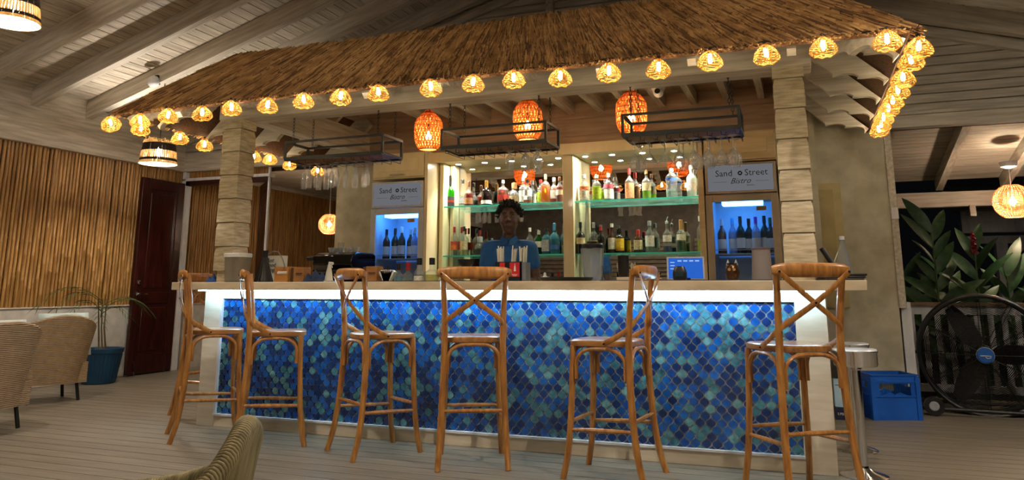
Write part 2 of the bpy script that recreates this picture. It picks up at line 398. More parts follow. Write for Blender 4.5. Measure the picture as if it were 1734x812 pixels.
# ================================================================== the bar kiosk
bar = thing('bar_counter', 'long bar counter with stone top and blue ogee tiled front panel', 'bar')
W = 4.735
MB().box(0, .17, 0, .06, 0, 1.06).box(4.555, W, 0, .06, 0, 1.06).box(.17, 4.555, 0, .06, .99, 1.06).box(.17, 4.555, 0, .06, 0, .097).build('front_frame', BARWHITE, bar, bevel=.003)
MB().box(0, .04, .06, .5, 0, 1.06).box(W-.04, W, .06, .5, 0, 1.06).box(.04, W-.04, .44, .5, 0, 1.06).build('carcass', BARWHITE, bar)
MB().box(-.27, 4.965, -.1, .58, 1.06, 1.122).build('worktop', COUNTER, bar, bevel=.004)
MB().box(.17, 4.555, .026, .05, .097, .99).build('grout', GROUT, bar)
MB().box(.165, .185, -.004, .02, .085, 1.0).box(.165, 4.56, -.012, .02, .085, .099).build('panel_trim', WHITEPAINT, bar)
MB().box(.0, W, -.085, -.07, 1.052, 1.0595).build('led_strip', EMIT('cool led', (.42, .73, 1.0), K_LED), bar, label='cool white led strip under the counter edge')
TB = [M('ocean blue tile', S(20, 104, 190), S(10, 62, 142), rough=.16, scale=22, rnd=.22, coat=.5), M('navy tile', S(12, 64, 128), S(6, 38, 90), rough=.16, scale=22, rnd=.2, coat=.5),
      M('teal mottled tile', S(86, 158, 172), S(34, 78, 104), rough=.16, scale=30, rnd=.2, coat=.5, lo=.3, hi=.7), M('pale aqua tile', S(120, 178, 186), S(62, 116, 132), rough=.16, scale=30, rnd=.2, coat=.5)]
DX, DZ = .0664, .0412
def ogee(cx=0, cz=0, clip=None):
    q = []; K = 5
    for sx, sz in ((1, 1), (1, -1), (-1, -1), (-1, 1)):
        seg = []
        for i in range(K):
            t = i/K; e = .5+.5*math.tanh(3.6*(t-.5))/math.tanh(1.8)
            seg.append((e*DX/2, (1-t)*DZ))
        seg.append((DX/2, 0))
        seg = seg[:-1] if sx*sz > 0 else seg[::-1][:-1]
        q += [(sx*max(0, a*.95-.0028), sz*b*.92) for a, b in seg]
    q = [(cx+a, cz+b) for a, b in q]
    if clip: q = [(min(max(a, clip[0]), clip[1]), min(max(b, clip[2]), clip[3])) for a, b in q]
    return q
cells = []
nr = int((.99-.097)/DZ)+2; ncol = int(4.385/DX)+2
for r in range(nr):
    for k in range(ncol):
        cx = .17+k*DX+(DX/2 if r % 2 else 0); cz = .085+r*DZ
        if cx-DX/2 > 4.555-.008 or cz-DZ > .99-.006 or cz+DZ < .097+.006: continue
        edge = cx-DX/2 < .172 or cx+DX/2 > 4.553 or cz-DZ < .099 or cz+DZ > .988
        cells.append((cx, cz, edge, random.choices((0, 1, 2, 3), (36, 38, 17, 9))[0]))
rng = sorted([c for c in cells if not c[2]], key=lambda c: -c[0])[:300]
near = set((c[0], c[1]) for c in rng)
tms = [MB().prism(ogee(), .016, .027).mesh('tile', m, 0) for m in TB]
rest = MB()
for c in cells:
    if (c[0], c[1]) in near: link('tile', tms[c[3]], bar, (c[0], 0, c[1]))
    else: rest.prism(ogee(c[0], c[1], (.172, 4.553, .099, .988)), .016, .027, m=c[3])
rest.build('tiles', TB, bar, smooth=0, kind='stuff')

# columns with bevelled cladding boards
def column(x, label):
    c = thing('column', label, 'column', (x, .25, 1.122))
    MB().box(-.075, .075, -.075, .075, 0, 1.45).build('core', COLWOOD, c)
    h = .205; z = .1
    mm = MB().taper((0, 0, .0), (.198, .198), (.196, .196), h*.72).taper((0, 0, h*.72), (.196, .196), (.176, .176), h*.26)
    me = mm.mesh('cladding_board', COLWOOD, 0)
    while z < 1.4:
        link('cladding_board', me, c, (0, 0, z)); z += h
    return c
column(.02, 'pale wooden column of bevelled boards on the bamboo wall end of counter')
column(4.61, 'pale wooden column of bevelled boards on the porch end of counter')
# frame beams
kb = thing('kiosk_frame', 'pale timber frame of the bar kiosk with front beam and joists', 'frame')
MB().box(-.12, 4.76, .14, .40, 2.53, 2.80).build('front_beam', WHITEWOOD_X, kb, bevel=.006)
for x0 in (-.08, 4.52):
    MB().box(x0, x0+.19, .40, 2.3, 2.56, 2.80).build('side_beam', WHITEWOOD_Y, kb, bevel=.006)
jm = MB().box(-.03, .03, .4, 2.28, 2.83, 2.955).mesh('joist', WHITEWOOD_Y, 0)
x = .95
while x < 4.5: link('joist', jm, kb, (x, 0, 0)); x += .31
cbm = MB().box(-.113, .113, .14, 2.3, 2.955, 2.975).mesh('ceiling_board', BACKWOOD, 0)
x = .0
while x < 4.8: link('ceiling_board', cbm, kb, (x, 0, 0)); x += .23
# thatched roof: front and two sides
kr = thing('thatched_roof', 'brown reed thatch skirt roof over the bar kiosk', 'roof')
EX0, EX1, EY, EZ, MT, RUN = -.6, 5.28, -.49, 2.50, .95, .62
def slope_quad(a, b, c, d, th=.03):
    v = [Vector(p) for p in (a, b, c, d)]; n = (v[1]-v[0]).cross(v[3]-v[0]).normalized()
    if n.z < 0: n = -n
    mb = MB(); mb.add(v+[p-n*th for p in v], [(0, 1, 2, 3), (7, 6, 5, 4), (0, 4, 5, 1), (1, 5, 6, 2), (2, 6, 7, 3), (3, 7, 4, 0)])
    return mb
TZ = EZ+MT*RUN; YB0, YB1 = 2.55, 2.5
faces = {'f': ((EX0, EY, EZ), (EX1, EY, EZ), (EX1-RUN, EY+RUN, TZ), (EX0+RUN, EY+RUN, TZ)),
         'r': ((EX1, EY, EZ), (EX1, YB1, EZ), (EX1-RUN, YB1, TZ), (EX1-RUN, EY+RUN, TZ)),
         'l': ((EX0, EY, EZ), (EX0, YB0, EZ), (EX0+RUN, YB0, TZ), (EX0+RUN, EY+RUN, TZ))}
for k, q in faces.items(): slope_quad(*q).build('reed_mat', THATCH_D, kr)
def strands(name, q, out, count, skew):
    a, b, c, d = [Vector(p) for p in q]; mb = MB(); n = (b-a).cross(d-a).normalized()
    if n.z < 0: n = -n
    def P(u, t):
        e = a.lerp(b, u); f_ = d.lerp(c, u); return e.lerp(f_, t)
    for i in range(count):
        u = random.random(); t1 = random.choice((random.uniform(.45, 1.04), random.uniform(.1, .75), random.uniform(.7, 1.03))); ln = random.uniform(.25, .55); t0 = max(-.05-random.random()*.03, t1-ln)
        p1 = P(u, t1); p0 = P(min(max(u+random.gauss(skew, .006), 0), 1), t0)
        off = random.uniform(.004, .028); p0 = p0+n*(off+random.uniform(0, .012)); p1 = p1+n*off
        w = random.uniform(.0032, .0072); s_ = (p1-p0).cross(n).normalized()*w
        mb.add([p0-s_, p0+s_, p0+n*w*1.3, p1-s_, p1+s_, p1+n*w*1.3], [(0, 1, 4, 3), (1, 2, 5, 4), (2, 0, 3, 5), (0, 2, 1), (3, 4, 5)], random.choice((0, 0, 1, 2)))
    return mb.build(name, [THATCH, THATCH_L, THATCH_B], kr, smooth=0, kind='stuff')
strands('reed_strands', faces['f'], 0, 15000, .006)
strands('reed_strands', faces['r'], 0, 2600, 0)
strands('reed_strands', faces['l'], 0, 2600, 0)
# rafters of the skirt with scrolled tails
def tail_profile(Lr):
    # u along the slope from the eave tip (0) inward, v downward
    pts = [(0, 0), (0, .05)]
    for i in range(9):
        t = i/8; pts.append((.02+.14*t, .055+.055*math.sin(PI*(t-.5))*.5+.03*t - .02*math.sin(PI*t)))
    for i in range(7):
        t = i/6; pts.append((.16+.13*t, .10+.10*t*t))
    pts += [(.31, .19), (Lr, .19), (Lr, 0)]
    return pts
def kiosk_rafter(base, direction, MT=MT, Lr=.82):
    # base: eave tip at the underside of the mat; direction: horizontal inward unit vector
    rp = tail_profile(Lr); dx, dy = direction; c = 1/math.sqrt(1+MT*MT); s_ = MT*c; v = []; w = .026; sx, sy = -dy, dx
    for sgn in (-1, 1):
        for u, dn in rp:
            h = u*c+dn*s_; zz = u*s_-dn*c
            v.append((base[0]+dx*h+sx*w*sgn, base[1]+dy*h+sy*w*sgn, base[2]+zz))
    k = len(rp)
    mb = MB(); mb.add(v, [tuple(range(k-1, -1, -1)), tuple(range(k, 2*k))]+[(i, (i+1) % k, k+(i+1) % k, k+i) for i in range(k)])
    return mb.build('rafter', WHITEWOOD_X, kr, smooth=0)
for k in range(5): kiosk_rafter((EX1-.03, -.08+.58*k, EZ-.035), (-1, 0), Lr=min(.82, (-.08+.58*k-EY)*1.38-.08))
for k in range(5): kiosk_rafter((EX0+.03, -.08+.58*k, EZ-.035), (1, 0), Lr=min(.82, (-.08+.58*k-EY)*1.38-.08))
for k in range(9): kiosk_rafter((.0+.58*k, EY+.03, EZ-.035), (0, 1))
kiosk_rafter((EX1-.05, EY+.05, EZ-.035), (-.7071, .7071), MT*.7071); kiosk_rafter((EX0+.05, EY+.05, EZ-.035), (.7071, .7071), MT*.7071)

# ---- string of rattan lanterns along the eaves
STRAND = M('lit rattan', S(250, 214, 120), S(226, 176, 76), rough=.6, scale=20, transl=.5)
def lantern_mesh(seed):
    random.seed(seed); mb = MB(); prof = []
    for i in range(10):
        t = i/9; z = .052-.108*t
        r = .014+.062*math.sin(min(1, t*1.28)*PI/2)**.9 if t < .78 else .076-.022*((t-.78)/.22)**1.6
        prof.append((r, z))
    for i, (r, z) in enumerate(prof):
        ph = random.random()*6; pts = []
        for j in range(22):
            a = 2*PI*j/22; pts.append(((r+.002*math.sin(5*a+ph))*math.cos(a), (r+.002*math.sin(5*a+ph))*math.sin(a), z+.0045*math.sin(6*a+ph)))
        mb.tube(pts, .0024 if i < 9 else .004, 4, closed=True)
    for j in range(16):
        a0 = 2*PI*j/16; tw = random.choice((-.5, .5))*random.uniform(.6, 1.2); pts = []
        for i, (r, z) in enumerate(prof): a = a0+tw*i/9; pts.append((r*math.cos(a), r*math.sin(a), z))
        mb.tube(pts, .0024, 4, caps=False)
    random.seed(11+seed)
    return mb.mesh('lantern_shade', STRAND, 0)
BULB = EMIT('lantern bulb', (1.0, .86, .56), K_LANTERN)
bulb_me = MB().lathe([(.004, .034), (.010, .03), (.0125, .012), (.0125, -.012), (.008, -.024), (.002, -.027)], 10).mesh('bulb', BULB)
sock_me = MB().lathe([(.006, .075), (.011, .07), (.011, .034), (.006, .032)], 8).mesh('socket', BLACKPLASTIC)
lm = [lantern_mesh(s_) for s_ in (1, 2, 3)]
def lantern(loc, label, group, tilt=0):
    t = thing('rattan_lantern', label, 'lantern', loc, random.random()*6, group); t.rotation_euler = (tilt, tilt*.4, random.random()*6)
    link('lantern_shade', random.choice(lm), t); link('bulb', bulb_me, t); link('socket', sock_me, t)
FX = [-.68, -.3, -.01, .33, .61, .95, 1.27, 1.59, 1.9, 2.31, 2.63, 2.92, 3.24, 3.56, 3.87, 4.18, 4.5, 4.81, 5.14]
FZ = [.0, -.02, 0, -.01, .01, 0, .01, .01, .01, .01, .01, .01, -.01, -.01, -.02, 0, 0, .01, .01]
for x, dz in zip(FX, FZ): lantern((x, -.54+(.05 if x < -.5 else 0), 2.425+dz), 'small glowing rattan lantern strung along the thatch eave facing the stools', 'lanterns on the front eave', .5 if x < -.5 else random.uniform(-.12, .12))
for y in (-.42, -.09, .3, .6, .92, 1.21, 1.57, 1.8, 2.01): lantern((5.31, y, 2.42+random.uniform(-.01, .01)), 'small glowing rattan lantern on the thatch eave leading to the concrete pier', 'lanterns on the pier side eave', random.uniform(-.1, .1))
for y in (-.25, .19, .5, .85, 1.2, 1.45, 1.78, 2.31): lantern((-.60, y, 2.42+random.uniform(-.01, .01)), 'small glowing rattan lantern on the thatch eave facing the bamboo wall', 'lanterns on the bamboo side eave', random.uniform(-.1, .1))
pts = []
for y in (2.31, 1.78, 1.2, .5, -.25): pts += [(-.62, y, 2.495), (-.62, y-.15, 2.485)]
for x in FX: pts += [(x, -.54, 2.50), (x+.15, -.54, 2.485)]
pts += [(5.30, -.53, 2.50)]
for y in (-.42, -.09, .3, .6, .92, 1.21, 1.57, 2.01): pts += [(5.31, y, 2.495)]
tag(MB().tube(pts, .004, 5).build('light_cable', BLACKPLASTIC), 'black cable carrying the lantern string under the thatch eaves', 'cable')

# ---- orange barrel pendants over the bar
ORANGE = M('lit orange bamboo', S(255, 196, 112), S(252, 172, 84), rough=.5, scale=14, transl=.55)
ORANGE_D = M('dark orange bamboo', S(196, 104, 44), S(160, 76, 28), rough=.5, scale=14, transl=.25)
def barrel_r(t):      # t from 0 (top) to 1 (bottom)
    if t < .28: return .055+.068*math.sin(t/.28*PI/2)
    if t < .72: return .123+.004*math.sin((t-.28)/.44*PI)
    return .123-.042*((t-.72)/.28)**1.7
H = .335
mb = MB(); md = MB(); NZ = 24; rows = 8
for r in range(rows):
    t0 = r/rows; t1 = (r+1)/rows
    for j in range(NZ):
        a0 = 2*PI*(j+(.5 if r % 2 else 0))/NZ
        for sg in (-1, 1):
            a1 = a0+sg*PI/NZ; w = .0052
            p0 = Vector((barrel_r(t0)*math.cos(a0), barrel_r(t0)*math.sin(a0), -t0*H)); p1 = Vector((barrel_r(t1)*math.cos(a1), barrel_r(t1)*math.sin(a1), -t1*H))
            tn = Vector((-math.sin(a0), math.cos(a0), 0))*w; nn = Vector((math.cos(a0), math.sin(a0), 0))*.0012*sg
            mb.add([p0-tn+nn, p0+tn+nn, p1+tn+nn, p1-tn+nn, p0-tn+nn*3, p0+tn+nn*3, p1+tn+nn*3, p1-tn+nn*3], [(0, 1, 2, 3), (7, 6, 5, 4), (0, 4, 5, 1), (1, 5, 6, 2), (2, 6, 7, 3), (3, 7, 4, 0)])
for r in range(rows+1):
    t = r/rows; md.tube([((barrel_r(t)+.002)*math.cos(2*PI*j/30), (barrel_r(t)+.002)*math.sin(2*PI*j/30), -t*H) for j in range(30)], .003 if 0 < r < rows else .006, 4, closed=True)
for j in range(7): md.tube([(.05*math.cos(2*PI*j/7), .05*math.sin(2*PI*j/7), 0), (.03*math.cos(2*PI*j/7), .03*math.sin(2*PI*j/7), .03), (.012, 0, .04)], .004, 4)
sh_me, rg_me = mb.mesh('zigzag_weave', ORANGE, 0), md.mesh('ring_hoops', ORANGE_D, 0)
ob_me = MB().lathe([(.004, .03), (.018, .02), (.028, -.005), (.024, -.03), (.008, -.04)], 14).mesh('bulb', EMIT('warm bulb', (1.0, .72, .38), K_ORANGE))
for x, y, z, lb in ((1.51, 1.0, 2.645, 'orange bamboo barrel pendant between the cream cabinet and first rack'), (2.47, 1.0, 2.67, 'orange bamboo barrel pendant above the bartender behind middle rack'), (3.38, 1.0, 2.66, 'orange bamboo barrel pendant behind the corner of the rack with many wine glasses')):
    t = thing('barrel_pendant', lb, 'pendant lamp', (x, y, z), random.random(), 'orange barrel pendants')
    link('zigzag_weave', sh_me, t); link('ring_hoops', rg_me, t); link('bulb', ob_me, t, (0, 0, -.2))
    MB().tube([(0, 0, .04), (0, 0, 2.955-z)], .004, 5).lathe([(.012, -.17), (.016, -.165), (.016, -.11), (.005, -.1)], 8).tube([(0, 0, -.11), (0, 0, .04)], .003, 5).build('cord', BLACKPLASTIC, t)

# ---- big basket pendants of the dining room
RAFFIA = M('pale raffia', S(232, 208, 160), S(196, 164, 112), rough=.8, scale=18, transl=.4)
RAFFIA_D = M('dark raffia', S(54, 38, 28), S(34, 24, 18), rough=.8, scale=18)
def basket_mesh():
    R0, R1 = .165, .2; Hb = .26; out = []
    def rad(t): return R0+(R1-R0)*t
    for t0, t1, m, n, w in ((0, .14, RAFFIA, 54, .008), (.14, .45, RAFFIA_D, 64, .0092), (.45, .80, RAFFIA, 54, .0085), (.80, .9, RAFFIA_D, 64, .0098), (.9, 1, RAFFIA, 60, .0098)):
        q = MB()
        for j in range(n):
            a = 2*PI*j/n+random.uniform(-.01, .01); e = Vector((-math.sin(a), math.cos(a), 0))*w; rr = Vector((math.cos(a), math.sin(a), 0))
            top = -t0*Hb+(random.uniform(-.02, .03) if t0 == 0 else 0)
            p0 = rr*rad(t0)+Vector((0, 0, top)); p1 = rr*rad(t1)+Vector((0, 0, -t1*Hb)); th = rr*.004
            q.add([p0-e, p0+e, p1+e, p1-e, p0-e+th, p0+e+th, p1+e+th, p1-e+th], [(0, 1, 2, 3), (7, 6, 5, 4), (0, 4, 5, 1), (1, 5, 6, 2), (2, 6, 7, 3), (3, 7, 4, 0)])
        for t in (t0, t1): q.tube([((rad(t)+.003)*math.cos(2*PI*j/32), (rad(t)+.003)*math.sin(2*PI*j/32), -t*Hb) for j in range(32)], .004, 4, closed=True)
        out.append(q.mesh('raffia_band', m, 0))
    return out
bk = basket_mesh()
bb_me = MB().lathe([(.006, .05), (.025, .035), (.04, 0), (.034, -.035), (.01, -.052)], 16).mesh('bulb', EMIT('basket bulb', (1.0, .895, .755), K_BASKET))
bs_me = MB().lathe([(.006, .05), (.025, .035), (.04, 0), (.034, -.035), (.01, -.052)], 16).mesh('bulb', EMIT('dimmer basket bulb', (1.0, .895, .755), K_BASKET*.6))
def basket(loc, label, group=None, bulb=bb_me):
    t = thing('basket_pendant', label, 'pendant lamp', loc, random.random()*6, group)
    for me in bk: link('raffia_band', me, t)
    link('bulb', bulb, t, (0, 0, -.12))
    MB().tube([(0, 0, -.07), (0, 0, zr(loc[0])-loc[2]-.01)], .005, 6).lathe([(.02, -.07), (.022, -.06), (.02, -.0), (.006, .01)], 10).build('cord', BLACKPLASTIC, t)
    MB().tube([(-.16, 0, -.005), (.16, 0, -.005)], .004, 5).tube([(0, -.16, -.005), (0, .16, -.005)], .004, 5).build('spider', BLACKMETAL, t)
basket((-2.2, 1.5, 2.73), 'striped raffia basket pendant hanging before the bamboo wall by the red door', None, bs_me)
basket((-1.28, -1.0, 3.46), 'striped raffia basket pendant high under the planked ceiling rafters')
for x, y in ((7.3, .3), (7.0, -3.4), (.2, -6.3), (3.2, -7.6), (6.2, -6.4)):
    basket((x, y, 2.95), 'striped raffia basket pendant over the dining tables', 'dining room pendants')
for x, y in ((1.9, -2.3), (5.0, -1.8)):
    basket((x, y, 3.45), 'striped raffia basket pendant over the dining tables', 'dining room pendants')

# ---- hanging glass racks with stemware
def stem_profile(kind):
    if kind == 'wine': return [(.034, 0), (.03, -.004), (.005, -.012), (.0038, -.05), (.0042, -.085), (.012, -.095), (.034, -.12), (.041, -.15), (.038, -.18), (.031, -.205)]
    if kind == 'martini': return [(.034, 0), (.03, -.004), (.005, -.012), (.004, -.09), (.012, -.098), (.034, -.13), (.056, -.165), (.057, -.168)]
    if kind == 'flute': return [(.031, 0), (.027, -.004), (.005, -.01), (.004, -.055), (.012, -.07), (.024, -.11), (.026, -.15), (.022, -.205)]
    return [(.032, 0), (.03, -.004), (.006, -.012), (.012, -.03), (.028, -.05), (.036, -.08), (.026, -.12), (.024, -.14), (.033, -.165), (.034, -.17)]
GM = {}
STEMGLASS = GLASS('stem glass', (.95, .97, .97), gloss=.3, frost=.2, frost_c=(.95, .96, .96))
for k in ('wine', 'martini', 'flute', 'hurricane'):
    GM[k] = (MB().lathe(stem_profile(k)[:5], 14, close=False).mesh('foot_and_stem', STEMGLASS, 60), MB().lathe(stem_profile(k)[4:], 16, close=False).mesh('bowl', STEMGLASS, 60))
def stemware(kind, x, y, z, label, group):
    t = thing({'wine': 'wine_glass', 'martini': 'martini_glass', 'flute': 'flute_glass', 'hurricane': 'hurricane_glass'}[kind], label, 'glass', (x, y, z), 0, group)
    link('foot_and_stem', GM[kind][0], t); link('bowl', GM[kind][1], t)
RACKWOOD = M('rack board', S(150, 100, 56), S(120, 76, 40), rough=.5, scale=5, stretch=(.6, 6, 6))
def rack(x0, x1, label):
    y0, y1, zb, zt = .28, .60, 2.165, 2.315
    t = thing('glass_rack', label, 'glass rack', ((x0+x1)/2, .44, zb)); X = (x1-x0)/2; a = .014
    f = MB()
    for yy in (-.16, .16):
        for zz in (0, zt-zb): f.bar((-X, yy, zz), (X, yy, zz), a*2 if zz == 0 else a*1.2, a*2.2 if zz == 0 else a*1.2)
        for xx in (-X, X): f.bar((xx, yy, 0), (xx, yy, zt-zb), a*1.3, a*1.3, (1, 0, 0))
    for xx in (-X, X):
        for zz in (0, zt-zb): f.bar((xx, -.16, zz), (xx, .16, zz), a*1.4, a*1.4)
    f.build('frame', BLACKMETAL, t)
    for k in range(3): MB().box(-X+.01, X-.01, -.15+k*.1, -.055+k*.1, -.004, .012).build('shelf_board', RACKWOOD, t)
    n = int((x1-x0)/.095)
    for k in range(n+1):
        xx = -X+.03+k*(2*X-.06)/n
        MB().tube([(xx, -.15, -.005), (xx, -.15, -.04), (xx+.028, -.15, -.045), (xx+.028, .15, -.045), (xx+.028, .15, -.04), (xx+.028, .15, -.005)], .0028, 5).tube([(xx+.028, -.15, -.045), (xx+.035, -.175, -.03)], .0028, 5).build('glass_rail', BLACKMETAL, t)
    for xx in (-X+.06, X-.06):
        for yy in (-.14, .14):
            c = MB(); z = zt-zb; i = 0
            while z < 2.55-zb+(.4 if yy > 0 else 0):
                hh = .036; w = .009; ring = []
                for q in range(10):
                    aa = 2*PI*q/10; dx = w*math.cos(aa); ring.append((xx+(dx if i % 2 else 0), yy+(0 if i % 2 else dx), z+hh/2+hh/2*math.sin(aa)))
                c.tube(ring, .0025, 4, closed=True); z += hh*.82; i += 1
            c.build('chain', BLACKMETAL, t)
rack(.50, 1.46, 'black steel hanging glass rack holding slim flutes near the coffee machine')
rack(2.0, 2.87, 'black steel hanging glass rack in the middle, holding only four hurricane glasses')
rack(3.46, 4.275, 'black steel hanging glass rack packed with wine glasses before the porch side fridge')
ZG = 2.165-.043
for i, x in enumerate((.62, .70, .78, .90, .98, 1.07, 1.16, 1.25)):
    for y in ((.36, .50) if i in (1, 2, 4, 5, 6) else (.40,)): stemware('flute', x, y, ZG, 'slim clear flute hanging upside down in the rack by the coffee machine', 'flutes in the coffee side rack')
for x, y in ((2.55, .36), (2.68, .36), (2.75, .46), (2.78, .34)): stemware('hurricane', x, y, ZG, 'waisted clear hurricane glass hanging upside down from the middle rack', 'hurricane glasses in the middle rack')
stemware('wine', 3.53, .34, ZG, 'wide bowled clear glass at the end of the packed rack beside martini glasses', 'wine glasses in packed rack')
for x, y in ((3.64, .34), (3.75, .34)): stemware('martini', x, y, ZG, 'clear martini glass hanging upside down among wine glasses in packed rack', 'martini glasses in the packed rack')
for x, y in ((3.55, .48), (3.85, .34), (3.86, .48), (3.95, .34), (3.96, .48), (4.05, .33), (4.05, .45), (4.14, .36), (4.22, .34), (4.23, .46)): stemware('wine', x, y, ZG, 'round clear wine glass hanging upside down in the packed rack', 'wine glasses in the packed rack')

# ---- back bar: cabinets, mirror niche, glass shelves
MIRROR = M('mirror', (.82, .82, .80), (.81, .81, .79), rough=.0, metal=1)
def cabinet(x0, x1, z0, z1, mat, label, handle):
    t = thing('wall_cabinet', label, 'cabinet', ((x0+x1)/2, 1.95, z0)); w = (x1-x0)/2; h = z1-z0
    MB().box(-w, w, -.18, .34, 0, h).build('body', mat, t)
    d = MB().box(-w+.01, w-.01, -.2, -.18, .012, h-.012).build('door', mat, t, bevel=.003)
    MB().box(-w+.07, w-.07, -.206, -.2, .07, h-.06).build('raised_panel', mat, d, bevel=.005)
    if handle:
        MB().tube([(-.08, -.2, .035), (-.08, -.225, .035), (.08, -.225, .035), (.08, -.2, .035)], .005, 6).build('handle', CHROME, d)
cabinet(.475, 1.09, 2.185, 2.45, CREAM, 'cream wall cabinet with bar handle over the coffee side fridge', True)
cabinet(3.86, 4.47, 2.165, 2.43, TANPANEL, 'tan wall cabinet with raised panel over the porch side fridge', False)
bn = thing('bottle_niche', 'cream framed mirrored bottle niche with soffit and divider', 'shelving', (0, 0, 0))
MB().box(1.09, 1.125, 1.75, 2.295, 0, 2.45).build('side_panel', CREAM, bn, bevel=.002)
MB().box(3.80, 3.85, 1.75, 2.295, 0, 2.43).build('side_panel', TANPANEL, bn, bevel=.002)
MB().box(1.125, 3.80, 1.93, 2.295, 2.36, 2.44).box(1.1, 3.84, 1.9, 1.95, 2.35, 2.455).build('soffit', CREAM, bn, bevel=.003)
MB().box(2.485, 2.59, 1.97, 2.0, .92, 2.36).box(2.56, 2.59, 2.0, 2.293, .92, 2.36).build('divider', CREAM, bn, bevel=.003)
for xx in (1.14, 1.19): MB().box(xx, xx+.042, 2.0+(xx-1.14)*3, 2.29, .92, 2.36).build('side_strip', CREAM, bn, bevel=.003)
MB().box(1.125, 3.80, 2.293, 2.299, .92, 2.36).build('mirror', MIRROR, bn, smooth=0)
for x0, x1 in ((1.13, 2.49), (2.585, 3.80)):
    for z in (1.905, 1.40): gs_ = MB().box(x0, x1, 2.02, 2.29, z-.014, z).build('glass_shelf', GREENEDGE, bn, smooth=0); MB().box(x0, x1, 2.016, 2.0195, z-.014, z).build('shelf_edge', SHELFEDGE, gs_, smooth=0)
DL = EMIT('downlight', (1.0, .93, .78), K_DOWN)
dl_me = MB().lathe([(.026, 0), (.026, -.004)], 16).mesh('downlight', DL); dr_me = MB().lathe([(.027, 0), (.036, 0), (.036, -.006), (.027, -.008)], 16, close=False).mesh('downlight_ring', CHROME)
for x in (1.3, 1.6, 1.9, 2.2, 2.4, 2.68, 2.95, 3.25, 3.55): link('downlight', dl_me, bn, (x, 2.11, 2.358)); link('downlight_ring', dr_me, bn, (x, 2.11, 2.36))
for x in (1.35, 1.85, 2.3, 2.75, 3.2, 3.62):
    ld = bpy.data.lights.new('shelf spot', 'SPOT'); ld.energy = 16; ld.color = (1, .93, .78); ld.spot_size = math.radians(95); ld.spot_blend = .7; ld.shadow_soft_size = .02
    lo_ = bpy.data.objects.new('shelf_spot', ld); col.objects.link(lo_); lo_.location = (x, 2.08, 2.352); lo_.parent = bn
bc = thing('back_counter', 'low dark back counter under the mirrored bottle niche', 'counter')
MB().box(1.13, 3.84, 1.72, 2.29, 0, .86).build('carcass', TANPANEL, bc)
MB().box(1.128, 3.845, 1.68, 2.29, .86, .9).build('worktop', BLACKPLASTIC, bc, bevel=.003)
for k in range(6): MB().box(1.15+k*.448, 1.58+k*.448, 1.7, 1.72, .08, .84).build('door', TANPANEL, bc, bevel=.003)

# ---- two glass door fridges with signs
FRIDGEWHITE = M('fridge white', S(206, 210, 216), S(196, 200, 206), rough=.35)
FRIDGEGREY = M('fridge greige', S(168, 150, 126), S(154, 136, 112), rough=.4)
INNER = M('fridge liner', S(190, 205, 225), S(176, 192, 214), rough=.4)
SIGN = EMIT('backlit sign face', (.54, .55, .62), .075)
FRGLASS = GLASS('fridge door glass', (.86, .9, .96), gloss=.05)
def wine(loc, label, group, h=.31, r=.04, body=None, cap=None, lab=None):
    t = thing('wine_bottle', label, 'bottle', loc, random.random()*.4, group)
    MB().lathe([(r*.95, 0), (r, .01), (r, h*.58), (r*.8, h*.66), (r*.36, h*.76), (r*.34, h)], 14).build('glass_body', body, t)
    MB().lathe([(r*.40, h*.82), (r*.40, h+.004), (r*.2, h+.006)], 12).build('foil', cap, t)
    MB().lathe([(r+.0012, h*.14), (r+.0012, h*.42)], 14, close=False).build('bottle_label', lab, t)
GREENDARK = M('dark green bottle glass', S(26, 44, 34), S(18, 32, 26), rough=.12); BROWNGL = M('amber bottle glass', S(96, 54, 34), S(76, 40, 24), rough=.12); BLUEGL = M('frosty blue glass', S(120, 150, 190), S(100, 130, 176), rough=.15)
PAPER = M('paper label', S(222, 220, 210), S(206, 204, 194), rough=.7)
CAPS = {n: M(n+' cap', S(*c), rough=.35) for n, c in {'black': (24, 24, 26), 'red': (170, 40, 36), 'white': (226, 226, 222), 'gold': (190, 140, 60), 'blue': (70, 150, 210), 'brown': (96, 62, 40), 'silver': (180, 184, 190), 'cork': (176, 130, 80), 'purple': (120, 70, 200), 'green': (40, 90, 60)}.items()}
